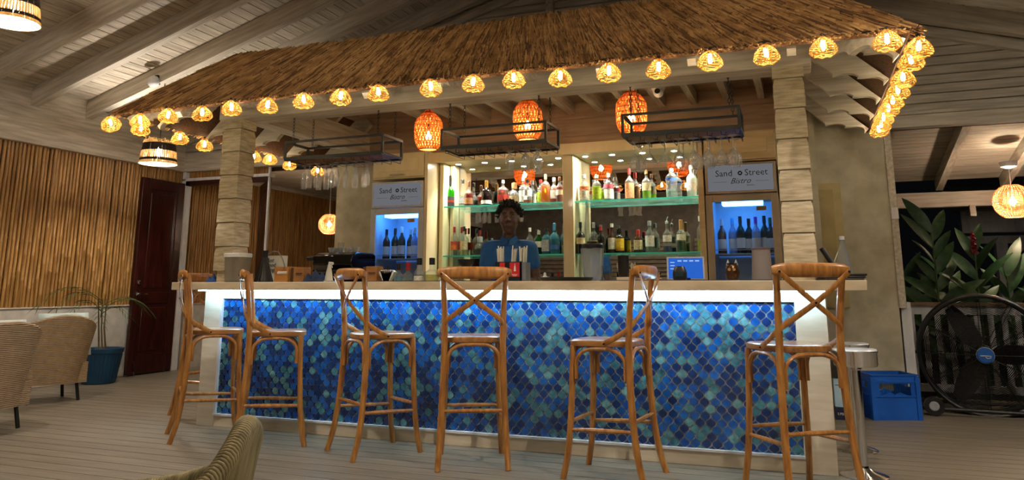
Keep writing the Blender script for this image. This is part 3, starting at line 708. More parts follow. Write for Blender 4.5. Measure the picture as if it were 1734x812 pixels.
def fridge(x0, x1, body, label, wh, where):
    t = thing('drinks_fridge', label, 'fridge', ((x0+x1)/2, 1.75, 0)); w = (x1-x0)/2; ht = 2.155
    MB().box(-w, w, .04, .54, 0, .22).box(-w, -w+.035, .04, .54, .22, ht).box(w-.035, w, .04, .54, .22, ht).box(-w, w, .50, .54, .22, ht).box(-w, w, .04, .5, 1.86, ht).build('cabinet', body, t, bevel=.004)
    MB().box(-w+.036, -w+.042, .05, .49, .23, 1.85).box(w-.042, w-.036, .05, .49, .23, 1.85).box(-w+.036, w-.036, .485, .495, .23, 1.85).build('liner', INNER, t)
    s_ = MB().box(-w+.005, w-.005, .0, .04, 1.885, ht-.005).build('sign_box', body, t, bevel=.004)
    MB().box(-w+.03, w-.03, -.004, .0, 1.905, ht-.025).build('sign_face', SIGN, s_)
    text('Sand', .078, LETTER, s_, (-.135, -.006, 2.035), FRONT); text('Street', .078, LETTER, s_, (.135, -.006, 2.035), FRONT)
    ring = MB().tube([(.014*math.cos(2*PI*j/20), 0, .014*math.sin(2*PI*j/20)) for j in range(20)], .006, 6, closed=True).build('emblem', LETTER, s_, (.002, -.006, 2.058))
    text('Bistro', .07, LETTER, s_, (.0, -.006, 1.968), FRONT, shear=.45, ext=.0004); text('Barbados', .017, LETTER, s_, (.085, -.006, 1.945), FRONT)
    MB().box(-.235, -.11, -.0055, -.004, 1.984, 1.986).box(.13, .235, -.0055, -.004, 1.984, 1.986).build('rule', LETTER, s_)
    d = MB().box(-w, -w+.06, 0, .035, .12, 1.875).box(w-.06, w, 0, .035, .12, 1.875).box(-w+.06, w-.06, 0, .035, .12, .2).box(-w+.06, w-.06, 0, .035, 1.815, 1.875).build('door_frame', body, t, bevel=.004)
    MB().box(-w+.06, w-.06, .012, .02, .2, 1.815).build('door_glass', FRGLASS, d, smooth=0)
    MB().box(-.17, .17, .05, .2, 1.79, 1.835).build('light', EMIT('cool fridge lamp', (.10, .42, 1.0), K_FRIDGE*3), t)
    MB().box(.12, .2, .012, .014, 1.73, 1.765).build('sticker', CAPS['gold'], d)
    for z in (.55, .95, 1.37): MB().box(-w+.045, w-.045, .08, .47, z-.008, z).bar((-w+.045, .075, z+.03), (w-.045, .075, z+.03), .006, .006).build('shelf', INNER, t)
    for i, (bx, by, mat, cp) in enumerate(wh):
        wine(((x0+x1)/2+bx, 1.75+by, 1.37), where[0], where[1], .3+.01*(i % 3), .038, mat, CAPS[cp], PAPER)
fridge(.475, 1.085, FRIDGEWHITE, 'white glass door drinks fridge with lit sign beside the coffee machine', [(-.19, .14, BROWNGL, 'black'), (-.10, .16, GREENDARK, 'black'), (-.01, .14, GREENDARK, 'white'), (.07, .18, GREENDARK, 'silver'), (.14, .14, BLUEGL, 'silver'), (.2, .2, BLUEGL, 'silver'), (.05, .3, GREENDARK, 'black')], ('chilled bottle on the lit shelf of the white fridge', 'bottles in the white fridge'))
fridge(3.86, 4.465, FRIDGEGREY, 'greige glass door drinks fridge with lit sign beside the porch end column', [(-.19, .14, BROWNGL, 'silver'), (-.10, .18, BLUEGL, 'blue'), (-.03, .14, GREENDARK, 'black'), (.04, .16, GREENDARK, 'black'), (.10, .12, BLUEGL, 'purple'), (.17, .16, GREENDARK, 'black'), (.22, .13, GREENDARK, 'green')], ('chilled bottle on the lit shelf of the greige fridge', 'bottles in the greige fridge'))

# ---- spirits on the glass shelves
def LIQ(name, c, t=.35): return GLASS('liquid '+name, c, gloss=.03, frost=t, frost_c=c)
LQ = {'amber': LIQ('amber', S(196, 96, 24)), 'gold': LIQ('gold', S(240, 166, 30)), 'whisky': LIQ('whisky', S(170, 74, 24)), 'lime': LIQ('lime', S(196, 232, 60)), 'red': LIQ('red', S(190, 40, 36)), 'blue': LIQ('blue', S(20, 30, 120), .6),
      'green': LIQ('green', S(30, 120, 50)), 'pale': LIQ('pale', S(228, 220, 150)), 'clear': LIQ('clear', S(222, 234, 230), .12), 'yellow': LIQ('yellow', S(230, 236, 40)), 'pink': LIQ('pink', S(232, 150, 150)), 'aqua': LIQ('aqua', S(140, 210, 226), .3)}
GL = {'clear': GLASS('bottle glass', (.95, .98, .97), gloss=.16, frost=.07, frost_c=(.9, .93, .92)), 'green': GLASS('green glass', S(90, 190, 80), frost=.3, frost_c=S(40, 120, 30)), 'brown': M('brown bottle', S(70, 36, 20), S(50, 26, 16), rough=.1), 'black': M('black bottle', S(20, 16, 16), S(14, 12, 12), rough=.08), 'gin': GLASS('gin green glass', S(60, 180, 80), frost=.4, frost_c=S(16, 110, 40)), 'aqua': GLASS('aqua glass', S(150, 216, 232), frost=.25, frost_c=S(130, 205, 225)), 'frost': GLASS('frosted glass', S(225, 235, 232), frost=.6, frost_c=S(215, 226, 220))}
LB = {n: M(n+' label', S(*c), S(*[int(v*.82) for v in c]), rough=.6, scale=60, detail=2) for n, c in {'white': (226, 222, 208), 'cream': (214, 196, 150), 'red': (206, 60, 44), 'pink': (236, 90, 110), 'orange': (232, 120, 60), 'yellow': (238, 190, 40), 'black': (30, 28, 28), 'peach': (226, 160, 110), 'blue': (60, 110, 200), 'lime': (190, 226, 60), 'silver': (190, 194, 200)}.items()}
def bottle(label, x, y, z, h, r, glass='clear', liquid=None, fill=.6, lab=None, lz=(.12, .42), cap='black', cz=.12, sh=.6, nr=.30, sq=0, taper=1.0, lab2=None, group=None, sx=1, spout=False):
    t = thing('liquor_bottle', label, 'bottle', (x, y, z), random.uniform(-.15, .15), group)
    n = 20; pr = [(r*.9*taper, 0), (r*taper, .006), (r, h*sh*.98), (r*.93, h*(sh+.04)), (r*.6, h*(sh+.10)), (r*nr*1.1, h*(sh+.15)), (r*nr, h*(sh+.19)), (r*nr, h*(1-.01))]
    MB().lathe(pr, n, sq=sq, sx=sx).build('glass_body', GL[glass], t, smooth=50)
    def rad(zz): return r*taper+(r-r*taper)*min(1, zz/(h*sh))
    if liquid:
        fz = min(fill, sh)*h
        MB().lathe([((rad(.006)-.003), .008), (rad(fz)-.003, fz)], n, sq=sq, sx=sx).build('liquid', LQ[liquid], t)
    for lb_, zz in ((lab, lz), lab2 or (None, None)):
        if lb_: MB().lathe([(rad(zz[0]*h)+.0012, zz[0]*h), (rad(zz[1]*h)+.0012, zz[1]*h)], n, sq=sq, sx=sx, close=False).build('bottle_label', LB[lb_], t)
    rc = r*nr*1.18+.001
    if spout: MB().lathe([(rc, h*(1-cz)), (rc, h*.97), (.005, h)], 12).tube([(0, 0, h*.98), (.002, 0, h*1.05), (.012, 0, h*1.12)], .004, 6).build('pour_spout', CAPS[cap], t)
    else: MB().lathe([(rc, h*(1-cz)), (rc, h), (rc*.8, h*1.012)], 12).build('cap', CAPS[cap], t)
YS = 2.15; U, Lo = 1.905, 1.40
bottle('green cognac bottle with black neck and red banded label on upper glass shelf', 1.19, YS, U, .335, .046, 'green', None, 0, 'black', (.04, .34), 'black', .3, .5, .26, lab2=('red', (.16, .23)))
bottle('pear shaped clear decanter with grey crest label beside the green cognac', 1.335, YS, U, .29, .036, 'clear', 'clear', .4, 'silver', (.12, .34), 'black', .14, .42, .34, taper=1.15)
bottle('squat cognac bottle with peach label and red base on upper shelf', 1.415, YS-.02, U, .262, .045, 'clear', 'red', .55, 'peach', (.10, .34), 'brown', .2, .52, .26)
bottle('stout dark brown liqueur bottle with white base label and gold neck', 1.605, YS, U, .265, .053, 'black', None, 0, 'white', (.08, .22), 'gold', .3, .58, .28)
bottle('square whisky bottle with slanted red label above the bartender', 1.79, YS, U, .26, .05, 'clear', 'whisky', .62, 'red', (.18, .42), 'silver', .12, .6, .24, sq=5)
bottle('round shouldered clear bottle with cream label and square stopper behind bartender', 1.915, YS, U, .225, .056, 'clear', 'clear', .5, 'cream', (.1, .4), 'cork', .26, .5, .4)
bottle('tall clear bottle with white label next to the round shouldered one', 2.01, YS, U, .28, .042, 'clear', 'clear', .5, 'white', (.1, .5), 'white', .14, .58, .3)
bottle('clear bottle nearly empty with a finger of orange rum', 2.075, YS-.05, U, .245, .045, 'clear', 'amber', .16, 'white', (.32, .56), 'black', .12, .58, .3)
bottle('slim pale green bottle with a red top on upper shelf', 2.185, YS+.04, U, .25, .036, 'clear', 'pale', .5, 'lime', (.05, .5), 'red', .12, .6, .36)
bottle('slender bottle full of golden rum with long cork neck', 2.25, YS, U, .295, .042, 'clear', 'gold', .62, None, (.1, .4), 'cork', .16, .62, .28, sq=5)
bottle('clear bottle with white label and low amber spirit beside golden rum', 2.34, YS, U, .258, .038, 'clear', 'amber', .18, 'white', (.2, .5), 'white', .14, .58, .34)
bottle('dark red spirit bottle with white label touching the niche divider', 2.41, YS-.03, U, .258, .036, 'clear', 'red', .6, 'white', (.3, .5), 'brown', .14, .6, .34)
bottle('clear vodka bottle with orange band beside the niche divider', 2.665, YS-.05, U, .262, .046, 'clear', 'clear', .5, 'orange', (.44, .56), 'silver', .12, .62, .34, lab2=('white', (.05, .40)))
bottle('clear vodka bottle with lime green leaf pattern on upper shelf', 2.79, YS-.04, U, .258, .044, 'clear', 'lime', .56, 'lime', (.08, .5), 'white', .12, .62, .34)
bottle('clear vodka bottle with raspberry pink band on upper shelf', 2.90, YS, U, .27, .047, 'clear', 'clear', .56, 'pink', (.46, .60), 'white', .12, .62, .32, lab2=('white', (.08, .42)))
bottle('tall vodka bottle with copper label and orange neck wrap', 3.105, YS, U, .308, .043, 'clear', 'clear', .5, 'peach', (.06, .54), 'orange' if 'orange' in CAPS else 'red', .18, .58, .28)
bottle('bottle of yellow green cordial with cork top on upper shelf', 3.27, YS, U, .283, .042, 'clear', 'lime', .5, 'cream', (.3, .56), 'cork', .12, .6, .28)
bottle('broad clear vodka bottle with a round blue dot near its shoulder', 3.51, YS, U, .285, .055, 'clear', 'clear', .3, 'blue', (.62, .68), 'silver', .1, .72, .3)
bottle('frosted white vodka bottle beside the greige fridge on upper shelf', 3.695, YS, U, .305, .045, 'frost', None, 0, 'silver', (.2, .5), 'white', .12, .6, .3)
bottle('clear bottle with big red and pink label on the lower shelf by cream panel', 1.245, YS, Lo, .302, .036, 'clear', 'clear', .3, 'orange', (.2, .5), 'red', .2, .6, .3, lab2=('pink', (.36, .5)))
bottle('clear bottle with small red label tucked behind the big red label bottle', 1.305, YS+.05, Lo, .30, .034, 'clear', 'clear', .3, 'red', (.24, .5), 'red', .2, .6, .3)
bottle('pale tequila bottle with dark stopper on the lower shelf', 1.365, YS-.02, Lo, .30, .040, 'clear', 'pale', .5, 'cream', (.2, .5), 'black', .16, .58, .28)
bottle('squat tequila bottle with round silver stopper beside the bartender shoulder', 1.535, YS, Lo, .192, .058, 'clear', 'clear', .4, 'black', (.04, .34), 'silver', .3, .5, .42)
bottle('slim gold liqueur bottle with pink neck behind the squat tequila', 1.51, YS+.06, Lo, .262, .032, 'clear', 'gold', .3, None, (.1, .4), 'red', .3, .55, .3)
bottle('clear bottle with white cap half hidden by the bartender shoulder', 2.07, YS+.03, Lo, .27, .036, 'clear', 'clear', .5, None, (.1, .4), 'white', .14, .6, .32)
bottle('bright green gin bottle with white label on lower shelf', 2.175, YS, Lo, .238, .037, 'gin', 'green', .55, 'white', (.3, .55), 'white', .16, .6, .36)
bottle('pale blue gin bottle with oval portrait label on lower shelf', 2.255, YS, Lo, .258, .040, 'aqua', 'aqua', .55, 'silver', (.12, .56), 'black', .14, .62, .34, sq=5)
bottle('tall pale blue bottle with diagonal dark ribbon and blue neck', 2.345, YS-.02, Lo, .305, .046, 'aqua', 'aqua', .5, 'blue', (.16, .30), 'blue', .24, .56, .26)
bottle('clear bottle pressed against the niche divider on the lower shelf', 2.44, YS, Lo, .30, .030, 'clear', 'pale', .3, None, (.1, .4), 'silver', .14, .6, .34)
bottle('black cream liqueur bottle with oval picture label on lower shelf', 2.635, YS-.1, Lo, .30, .043, 'black', None, 0, 'cream', (.30, .50), 'black', .18, .55, .28)
bottle('clear bottle with red liqueur behind the blender jug', 2.74, YS, Lo, .30, .040, 'clear', 'red', .4, 'peach', (.15, .4), 'silver', .16, .58, .3)
bottle('dark vermouth bottle with red cap near the blender jug', 2.815, YS-.02, Lo, .262, .034, 'black', None, 0, 'black', (.15, .4), 'red', .16, .56, .32)
bottle('brown bottle with white crest label and white cap on lower shelf', 2.92, YS, Lo, .285, .037, 'brown', None, 0, 'white', (.14, .52), 'white', .12, .56, .36)
bottle('dark coffee liqueur bottle with red and yellow label', 2.998, YS-.01, Lo, .235, .040, 'black', None, 0, 'yellow', (.1, .6), 'black', .14, .62, .34, lab2=('red', (.1, .2)))
bottle('short dark almond liqueur bottle with red cap and cream label', 3.175, YS, Lo, .218, .038, 'brown', None, 0, 'cream', (.14, .56), 'red', .22, .6, .42, sq=5)
bottle('clear white rum bottle with white label and pale base on lower shelf', 3.285, YS, Lo, .298, .042, 'clear', 'clear', .4, 'white', (.2, .54), 'silver', .14, .6, .34)
bottle('clear bottle of blue curacao with a silver pour spout', 3.45, YS, Lo, .30, .040, 'clear', 'blue', .2, 'white', (.34, .54), 'silver', .1, .56, .3, spout=True)
bottle('clear bottle of green melon liqueur with tall cork neck', 3.58, YS, Lo, .30, .042, 'clear', 'green', .34, 'white', (.38, .56), 'cork', .3, .58, .34)
bottle('slim bottle of bright yellow liqueur beside the greige fridge on lower shelf', 3.755, YS-.02, Lo, .325, .028, 'clear', 'yellow', .34, None, (.1, .4), 'white', .14, .6, .36)

# ---- bartender
SKIN = M('dark brown skin', S(84, 53, 39), S(68, 42, 31), rough=.5, scale=30)
SHIRT = M('blue polo', S(18, 86, 146), S(13, 68, 122), rough=.8, scale=14, bump=.1)
HAIR = M('black curls', S(16, 13, 12), S(10, 8, 8), rough=.8, scale=60, bump=.6)
PANTS = M('dark trousers', S(34, 34, 40), rough=.8)
def ell(mb, c, r, rot=None, n=14):
    v = []; f = []
    for i in range(n+1):
        t = PI*i/n
        for j in range(n*2):
            a = PI*j/n; q = Vector((r[0]*math.sin(t)*math.cos(a), r[1]*math.sin(t)*math.sin(a), r[2]*math.cos(t)))
            if rot is not None: q = rot @ q
            v.append(q+Vector(c))
    for i in range(n):
        for j in range(2*n): f.append((i*2*n+j, i*2*n+(j+1) % (2*n), (i+1)*2*n+(j+1) % (2*n), (i+1)*2*n+j))
    mb.add(v, f)
def cap(mb, a, b, r0, r1, n=12):
    a, b = Vector(a), Vector(b); k = 6; pts = []; rr = []
    d = (b-a).normalized()
    for i in range(4): t = -1+i/4; pts.append(a+d*r0*t); rr.append(max(.0005, r0*math.sqrt(max(0, 1-t*t))))
    for i in range(k+1): pts.append(a.lerp(b, i/k)); rr.append(r0+(r1-r0)*i/k)
    for i in range(1, 5): t = i/4; pts.append(b+d*r1*t); rr.append(max(.0005, r1*math.sqrt(max(0, 1-t*t))))
    mb.tube(pts, rr, n)
def remesh(o, vox, it=6):
    r = o.modifiers.new('remesh', 'REMESH'); r.mode = 'VOXEL'; r.voxel_size = vox; r.use_smooth_shade = True
    s_ = o.modifiers.new('smooth', 'SMOOTH'); s_.factor = .5; s_.iterations = it
pe = thing('person', 'bartender in a blue polo shirt with short black curls behind the counter', 'person', (2.32, .95, 0), .26)
pe.scale = (.94, 1, 1)
b = MB()
def HT(p): return (p[0]*1.13, p[1]*1.08-.006, 1.785-(1.785-p[2])*1.17)
def hell(c, r): ell(b, HT(c), (r[0]*1.13, r[1]*1.08, r[2]*1.17))
hell((0, 0, 1.675), (.074, .092, .110)); hell((0, -.022, 1.625), (.060, .072, .072)); hell((0, -.05, 1.583), (.034, .034, .026))
cap(b, (0, .018, 1.42), (0, .0, 1.56), .064, .058)
hell((0, -.098, 1.655), (.015, .02, .016)); cap(b, HT((0, -.085, 1.69)), HT((0, -.101, 1.66)), .009, .013); hell((-.014, -.09, 1.65), (.011, .012, .009)); hell((.014, -.09, 1.65), (.011, .012, .009))
hell((0, -.089, 1.619), (.027, .014, .0075)); hell((0, -.086, 1.604), (.023, .014, .008))
for s_ in (-1, 1):
    hell((s_*.03, -.080, 1.703), (.024, .014, .007)); hell((s_*.042, -.062, 1.64), (.022, .02, .022)); hell((s_*.078, .008, 1.665), (.008, .018, .03))
ell(b, (0, 0, 1.30), (.165, .10, .17)); ell(b, (0, 0, 1.10), (.135, .095, .16)); ell(b, (0, .01, .94), (.155, .11, .12))
arms = {-1: [(-.185, .01, 1.40), (-.235, -.01, 1.12), (-.06, -.17, 1.085)], 1: [(.185, .01, 1.40), (.245, .0, 1.12), (.08, -.19, 1.12)]}
for s_, (A, B, C) in arms.items():
    cap(b, A, B, .056, .044); cap(b, B, C, .042, .029); ell(b, A, (.065, .06, .06))
    d = (Vector(C)-Vector(B)).normalized(); pc_ = Vector(C)+d*.05; ell(b, pc_, (.042, .022, .036))
    for k in range(4):
        o0 = Vector(C)+d*.082+Vector((0, -.006, .027-.018*k)); L1 = (.038, .044, .041, .032)[k]
        k1 = o0+d*L1+Vector((0, .004, -.004)); k2 = k1+d*L1*.7+Vector((0, .014, -.012)); cap(b, o0, k1, .0088, .0082, 8); cap(b, k1, k2, .0082, .007, 8)
    th0 = Vector(C)+d*.03+Vector((0, -.012, .03)); cap(b, th0, th0+d*.03+Vector((0, -.012, .018)), .0105, .0095, 8); cap(b, th0+d*.03+Vector((0, -.012, .018)), th0+d*.058+Vector((0, -.012, .02)), .0095, .008, 8)
for s_ in (-1, 1):
    cap(b, (s_*.085, .01, .9), (s_*.095, 0, .5), .082, .058); cap(b, (s_*.095, 0, .5), (s_*.1, .02, .1), .055, .038); cap(b, (s_*.1, .02, .06), (s_*.105, -.13, .04), .04, .035)
ob = b.build('body', SKIN, pe); remesh(ob, .0065, 5)
q = MB()
ell(q, (0, .0, 1.31), (.182, .117, .16)); ell(q, (0, 0, 1.12), (.155, .113, .19)); ell(q, (0, .01, .97), (.168, .122, .12)); cap(q, (-.15, .01, 1.415), (.15, .01, 1.415), .062, .062); cap(q, (0, .012, 1.40), (0, .008, 1.455), .078, .07)
for s_, (A, B, C) in arms.items(): cap(q, A, Vector(A).lerp(Vector(B), .46), .073, .067)
sh = q.build('polo_shirt', SHIRT, pe); remesh(sh, .011, 8)
cl = MB()
for s_ in (-1, 1):
    cl.add([(s_*.002, -.088, 1.425), (s_*.06, -.075, 1.435), (s_*.075, -.035, 1.475), (s_*.062, -.01, 1.50), (s_*.05, -.045, 1.497), (s_*.012, -.074, 1.462),
            (s_*.002, -.096, 1.42), (s_*.066, -.085, 1.43), (s_*.084, -.035, 1.47), (s_*.068, -.008, 1.506), (s_*.055, -.05, 1.503), (s_*.012, -.082, 1.464)],
           [(0, 1, 2, 3, 4, 5), (11, 10, 9, 8, 7, 6), (0, 6, 7, 1), (1, 7, 8, 2), (2, 8, 9, 3), (3, 9, 10, 4), (4, 10, 11, 5), (5, 11, 6, 0)])
cl.tube([(.062, -.01, 1.5), (.058, .05, 1.5), (0, .08, 1.5), (-.058, .05, 1.5), (-.062, -.01, 1.5)], .02, 8, flat=(1, .4)); cl.build('collar', SHIRT, sh)
q = MB()
for s_ in (-1, 1): cap(q, (s_*.088, .01, .88), (s_*.095, 0, .5), .096, .075); cap(q, (s_*.095, 0, .5), (s_*.1, .02, .1), .072, .06)
ell(q, (0, .01, .93), (.165, .118, .09)); tr = q.build('trousers', PANTS, pe); remesh(tr, .014, 6)
random.seed(5); hb = MB(); ell(hb, (0, .018, 1.705), (.094, .104, .09))
for i in range(340):
    u = random.uniform(-.25, 1); a = random.random()*2*PI; rr = math.sqrt(max(0, 1-u*u)); n = Vector((rr*math.cos(a), rr*math.sin(a), u))
    if n.y < -.55 and u < .45: continue
    if u < 0 and n.y < 0: continue
    c0 = Vector((0, .016, 1.692))+Vector((n.x*.095, n.y*.106, n.z*.10)); e = c0+n*random.uniform(.012, .034)+Vector((random.uniform(-.012, .012), random.uniform(-.012, .012), random.uniform(0, .012)))
    hb.tube([c0-n*.01, e], [.011, .006], 5)
hr = hb.build('hair', HAIR, pe)
EYE = M('eye white', S(120, 108, 98), rough=.2)
for s_ in (-1, 1):
    e_ = MB(); ell(e_, HT((s_*.031, -.0825, 1.683)), (.0115, .006, .0065), n=8); ey = e_.build('eye', EYE, pe)
    e_ = MB(); ell(e_, HT((s_*.031, -.0875, 1.683)), (.0052, .002, .0052), n=8); e_.build('pupil', LETTER, ey)
    MB().tube([HT((s_*.014, -.093, 1.704)), HT((s_*.03, -.092, 1.711)), HT((s_*.05, -.079, 1.706))], .004, 6).build('eyebrow', HAIR, pe)
MB().tube([HT((-.028, -.094, 1.615)), HT((-.012, -.101, 1.6105)), HT((.012, -.101, 1.6105)), HT((.028, -.094, 1.615))], .0024, 6).build('smile', M('lip shade', S(78, 44, 36), rough=.3), pe)
random.seed(21)

# ================================================================== bar stools
def stool_proto():
    t = empty('bar_stool')
    # seat plate with rounded outline, wider in front
    def outline(k, dz):
        pts = []
        for j in range(36):
            a = 2*PI*j/36; e = 4.0; q = 1/((abs(math.cos(a))**e+abs(math.sin(a))**e)**(1/e)); x = q*math.cos(a); y = q*math.sin(a)
            w = .19+.022*y; pts.append((x*w*k, y*.2*k+.01, dz))
        return pts
    rings = [outline(.93, .738), outline(.985, .743), outline(1, .756), outline(.99, .770), outline(.94, .776), outline(.6, .7735), outline(.25, .772)]
    s = MB(); v = [p for r in rings for p in r]; f = []
    for i in range(len(rings)-1):
        for j in range(36): f.append((i*36+j, i*36+(j+1) % 36, (i+1)*36+(j+1) % 36, (i+1)*36+j))
    f += [tuple(range(35, -1, -1)), tuple(range(6*36, 7*36))]
    s.add(v, f).build('seat', SEATWOOD, t)
    def smooth(pts, k=4):
        out = []; P = [Vector(p) for p in pts]
        for i in range(len(P)-1):
            p0 = P[max(i-1, 0)]; p1 = P[i]; p2 = P[i+1]; p3 = P[min(i+2, len(P)-1)]
            for j in range(k):
                u = j/k; out.append(.5*((2*p1)+(p2-p0)*u+(2*p0-5*p1+4*p2-p3)*u*u+(3*p1-p0-3*p2+p3)*u**3))
        out.append(P[-1]); return out
    for sx in (-1, 1):
        p = smooth([(sx*.212, -.262, 0), (sx*.205, -.225, .13), (sx*.195, -.198, .32), (sx*.186, -.182, .56), (sx*.182, -.18, .76), (sx*.186, -.192, .95), (sx*.2, -.222, 1.18)])
        MB().tube(p, [.0175+.003*math.sin(PI*i/(len(p)-1)) for i in range(len(p))], 10).build('leg', STOOLWOOD, t)
        p = smooth([(sx*.202, .228, 0), (sx*.19, .198, .16), (sx*.178, .18, .4), (sx*.17, .168, .742)])
        MB().tube(p, .0185, 10).build('leg', STOOLWOOD, t)
    # top rail
    n = 17; pts = []; rr = []
    for i in range(n):
        u = -1+2*i/(n-1); pts.append((u*.232, -.232-.035*(1-u*u), 1.170)); rr.append(.0385*(1-.35*abs(u)**6) if abs(u) < .99 else .021)
    MB().tube(pts, rr, 12, flat=(1, .42), normals=[(0, 0, 1)]*n).build('top_rail', STOOLWOOD, t)
    for sx in (-1, 1):
        off = -.004*sx
        p = [(sx*.214, -.262, 1.165), (sx*.11, -.262+off, 1.083), (0, -.252+off, 1.0), (-sx*.10, -.232, .93), (-sx*.175, -.207, .875), (-sx*.206, -.165, .83), (-sx*.212, -.09, .785), (-sx*.208, -.03, .757)]
        nn = [(0, -1, 0), (0, -1, 0), (0, -1, 0), (-sx*.15, -1, 0), (-sx*.6, -.9, 0), (-sx, -.35, 0), (-sx, -.05, 0), (-sx, 0, 0)]
        st = MB().tube(smooth(p), .0155, 8, flat=(.26, 1), normals=[Vector(nn[min(7, int(i/4))]).lerp(Vector(nn[min(7, int(i/4)+1)]), (i % 4)/4) for i in range(4*7+1)]).build('cross_strap', STOOLWOOD, t)
        for px, py, pz in ((sx*.208, -.268, 1.163), (-sx*.214, -.04, .760)):
            MB().lathe([(.006, -.004), (.006, .004), (.002, .006)], 8).build('bolt', DARKBOLT, st, (px, py, pz), (PI/2, 0, 0) if abs(py) > .1 else (0, PI/2 if px > 0 else -PI/2, 0))
    MB().tube([(0, -.263, 1.0), (0, -.243, 1.0)], .006, 8).build('bolt', DARKBOLT, t)
    # arched braces under the seat on four sides
    def arch(a, b, name='arched_brace'):
        a, b = Vector(a), Vector(b); d = (b-a); L = d.length; d.normalize(); p = [a+Vector((0, 0, -.175)), a+Vector((0, 0, -.09))]
        for i in range(7):
            q = PI/2*i/6; p.append(a+d*(.11*(1-math.cos(q)))+Vector((0, 0, -.09+.088*math.sin(q))))
        for i in range(7):
            q = PI/2*i/6; p.append(b-d*(.11*(1-math.sin(q)))+Vector((0, 0, -.09+.088*math.cos(q))))
        p += [b+Vector((0, 0, -.175))]
        MB().tube(p, .0115, 8).build(name, STOOLWOOD, t)
    arch((-.155, .178, .73), (.155, .178, .73)); arch((-.162, -.186, .73), (.162, -.186, .73))
    arch((-.182, -.155, .73), (-.182, .145, .73)); arch((.182, -.155, .73), (.182, .145, .73))
    for a, b in (((-.18, .184, .315), (.18, .184, .315)), ((-.195, -.198, .335), (.195, -.198, .335)), ((-.197, -.2, .285), (-.182, .19, .27)), ((.197, -.2, .285), (.182, .19, .27))):
        A, B = Vector(a), Vector(b); MB().tube([A, A.lerp(B, .3), A.lerp(B, .5), A.lerp(B, .7), B], [.0095, .0125, .0135, .0125, .0095], 8).build('stretcher', STOOLWOOD, t)
    return t
pro = stool_proto()
SP = [(.41, -.33, 43, 'honey oak crossback bar stool at the door end of the tiled front'), (1.015, -.365, 54, 'honey oak crossback bar stool next to the door end stool, turned sideways'),
      (1.86, -.35, 34, 'honey oak crossback bar stool before the brown carton and white fridge'), (2.585, -.40, -25, 'honey oak crossback bar stool with its back squarely before the straw holder'),
      (3.50, -.44, -84, 'honey oak crossback bar stool turned sideways before the blender and tablet'), (4.53, -.44, -33, 'honey oak crossback bar stool before the porch end column with chrome stools behind'),
      (-.30, .50, 88, 'honey oak crossback bar stool round the door end of the counter')]
for i, (x, y, h, lb) in enumerate(SP):
    o = pro if i == 0 else copy_tree(pro)
    o.location = (x, y, 0); o.rotation_euler = (0, 0, -math.radians(h)); tag(o, lb, 'bar stool', 'crossback bar stools')
# chrome stools beyond the counter end
for x, y, z, lb in ((4.875, .06, .715, 'round chrome pedestal stool standing at the counter end'), (4.885, .82, .70, 'round chrome pedestal stool behind the counter end by the carton boxes')):
    t = thing('chrome_stool', lb, 'stool', (x, y, 0), 0, 'chrome pedestal stools')
    MB().lathe([(.0, .0), (.13, .0), (.132, .008), (.11, .018), (.06, .03), (.03, .05), (.028, .06)], 32).build('base', CHROME, t)
    MB().lathe([(.026, .04), (.026, z-.12), (.034, z-.11), (.034, z-.09)], 16).build('column', CHROME, t)
    MB().lathe([(.04, z-.10), (.118, z-.095), (.123, z-.085), (.123, z-.02), (.128, z-.012), (.128, z-.004)], 36).build('seat_band', CHROME, t)
    MB().lathe([(.126, z-.006), (.12, z+.004), (.0, z+.010)], 36).build('seat_pad', M('pale seat top', S(214, 216, 218), rough=.25), t)

# ================================================================== things on the counter
CT = 1.1225
def one(mb, name, mat, label, cat, loc, rot=(0, 0, 0), group=None, **k):
    return tag(mb.build(name, mat, None, loc, rot, **k), label, cat, group)
def cloth(w, d, h, seed):
    random.seed(seed); v = []; f = []; n = 16
    for i in range(n+1):
        for j in range(n+1):
            x = -w/2+w*i/n; y = -d/2+d*j/n; e = (1-abs(2*i/n-1)**3)*(1-abs(2*j/n-1)**3); v.append((x, y, .004+h*e*(.55+.45*math.sin(i*.9+seed)*math.cos(j*.7+seed*2))))
    for i in range(n):
        for j in range(n): a = i*(n+1)+j; f.append((a, a+n+1, a+n+2, a+1))
    k = len(v); v += [(p[0], p[1], 0) for p in v]; f += [tuple(k+i for i in reversed(q)) for q in f]
    for i in range(n):
        for a, b_ in (((i)*(n+1), (i+1)*(n+1)), (i*(n+1)+n, (i+1)*(n+1)+n), (i, i+1), (n*(n+1)+i, n*(n+1)+i+1)): f.append((a, b_, b_+k, a+k))
    return MB().add(v, f)
NAVY = M('navy cloth', S(48, 66, 104), S(34, 48, 80), rough=.95, scale=14, bump=.2)
BLUEC = M('blue cloth', S(40, 70, 128), S(26, 48, 96), rough=.95, scale=14, bump=.2)
one(cloth(.13, .12, .08, 3), 'folded_cloth', BLUEC, 'crumpled blue cloth on the counter against the column foot', 'cloth', (-.185, .3, CT))
one(cloth(.19, .16, .10, 5), 'folded_cloth', NAVY, 'crumpled navy cloth beside the brown carton on the counter', 'cloth', (.866, .3, CT))
t = thing('storage_tub', 'frosted plastic tub with white lid beside the column', 'container', (.205, .12, CT))
MB().lathe([(.068, 0), (.078, .01), (.086, .205), (.088, .21)], 24, sq=5).build('tub_body', GLASS('frosted plastic', S(210, 206, 196), frost=.55, frost_c=S(190, 184, 172)), t); MB().lathe([(.092, .205), (.093, .232), (.088, .238)], 24, sq=5).build('lid', CAPS['white'], t)
t = thing('paper_bag', 'white paper bag with handwritten black lettering and cord handles', 'bag', (.36, .40, CT), -.15)
MB().taper((0, 0, 0), (.20, .09), (.225, .08), .225).build('bag_body', PAPER, t)
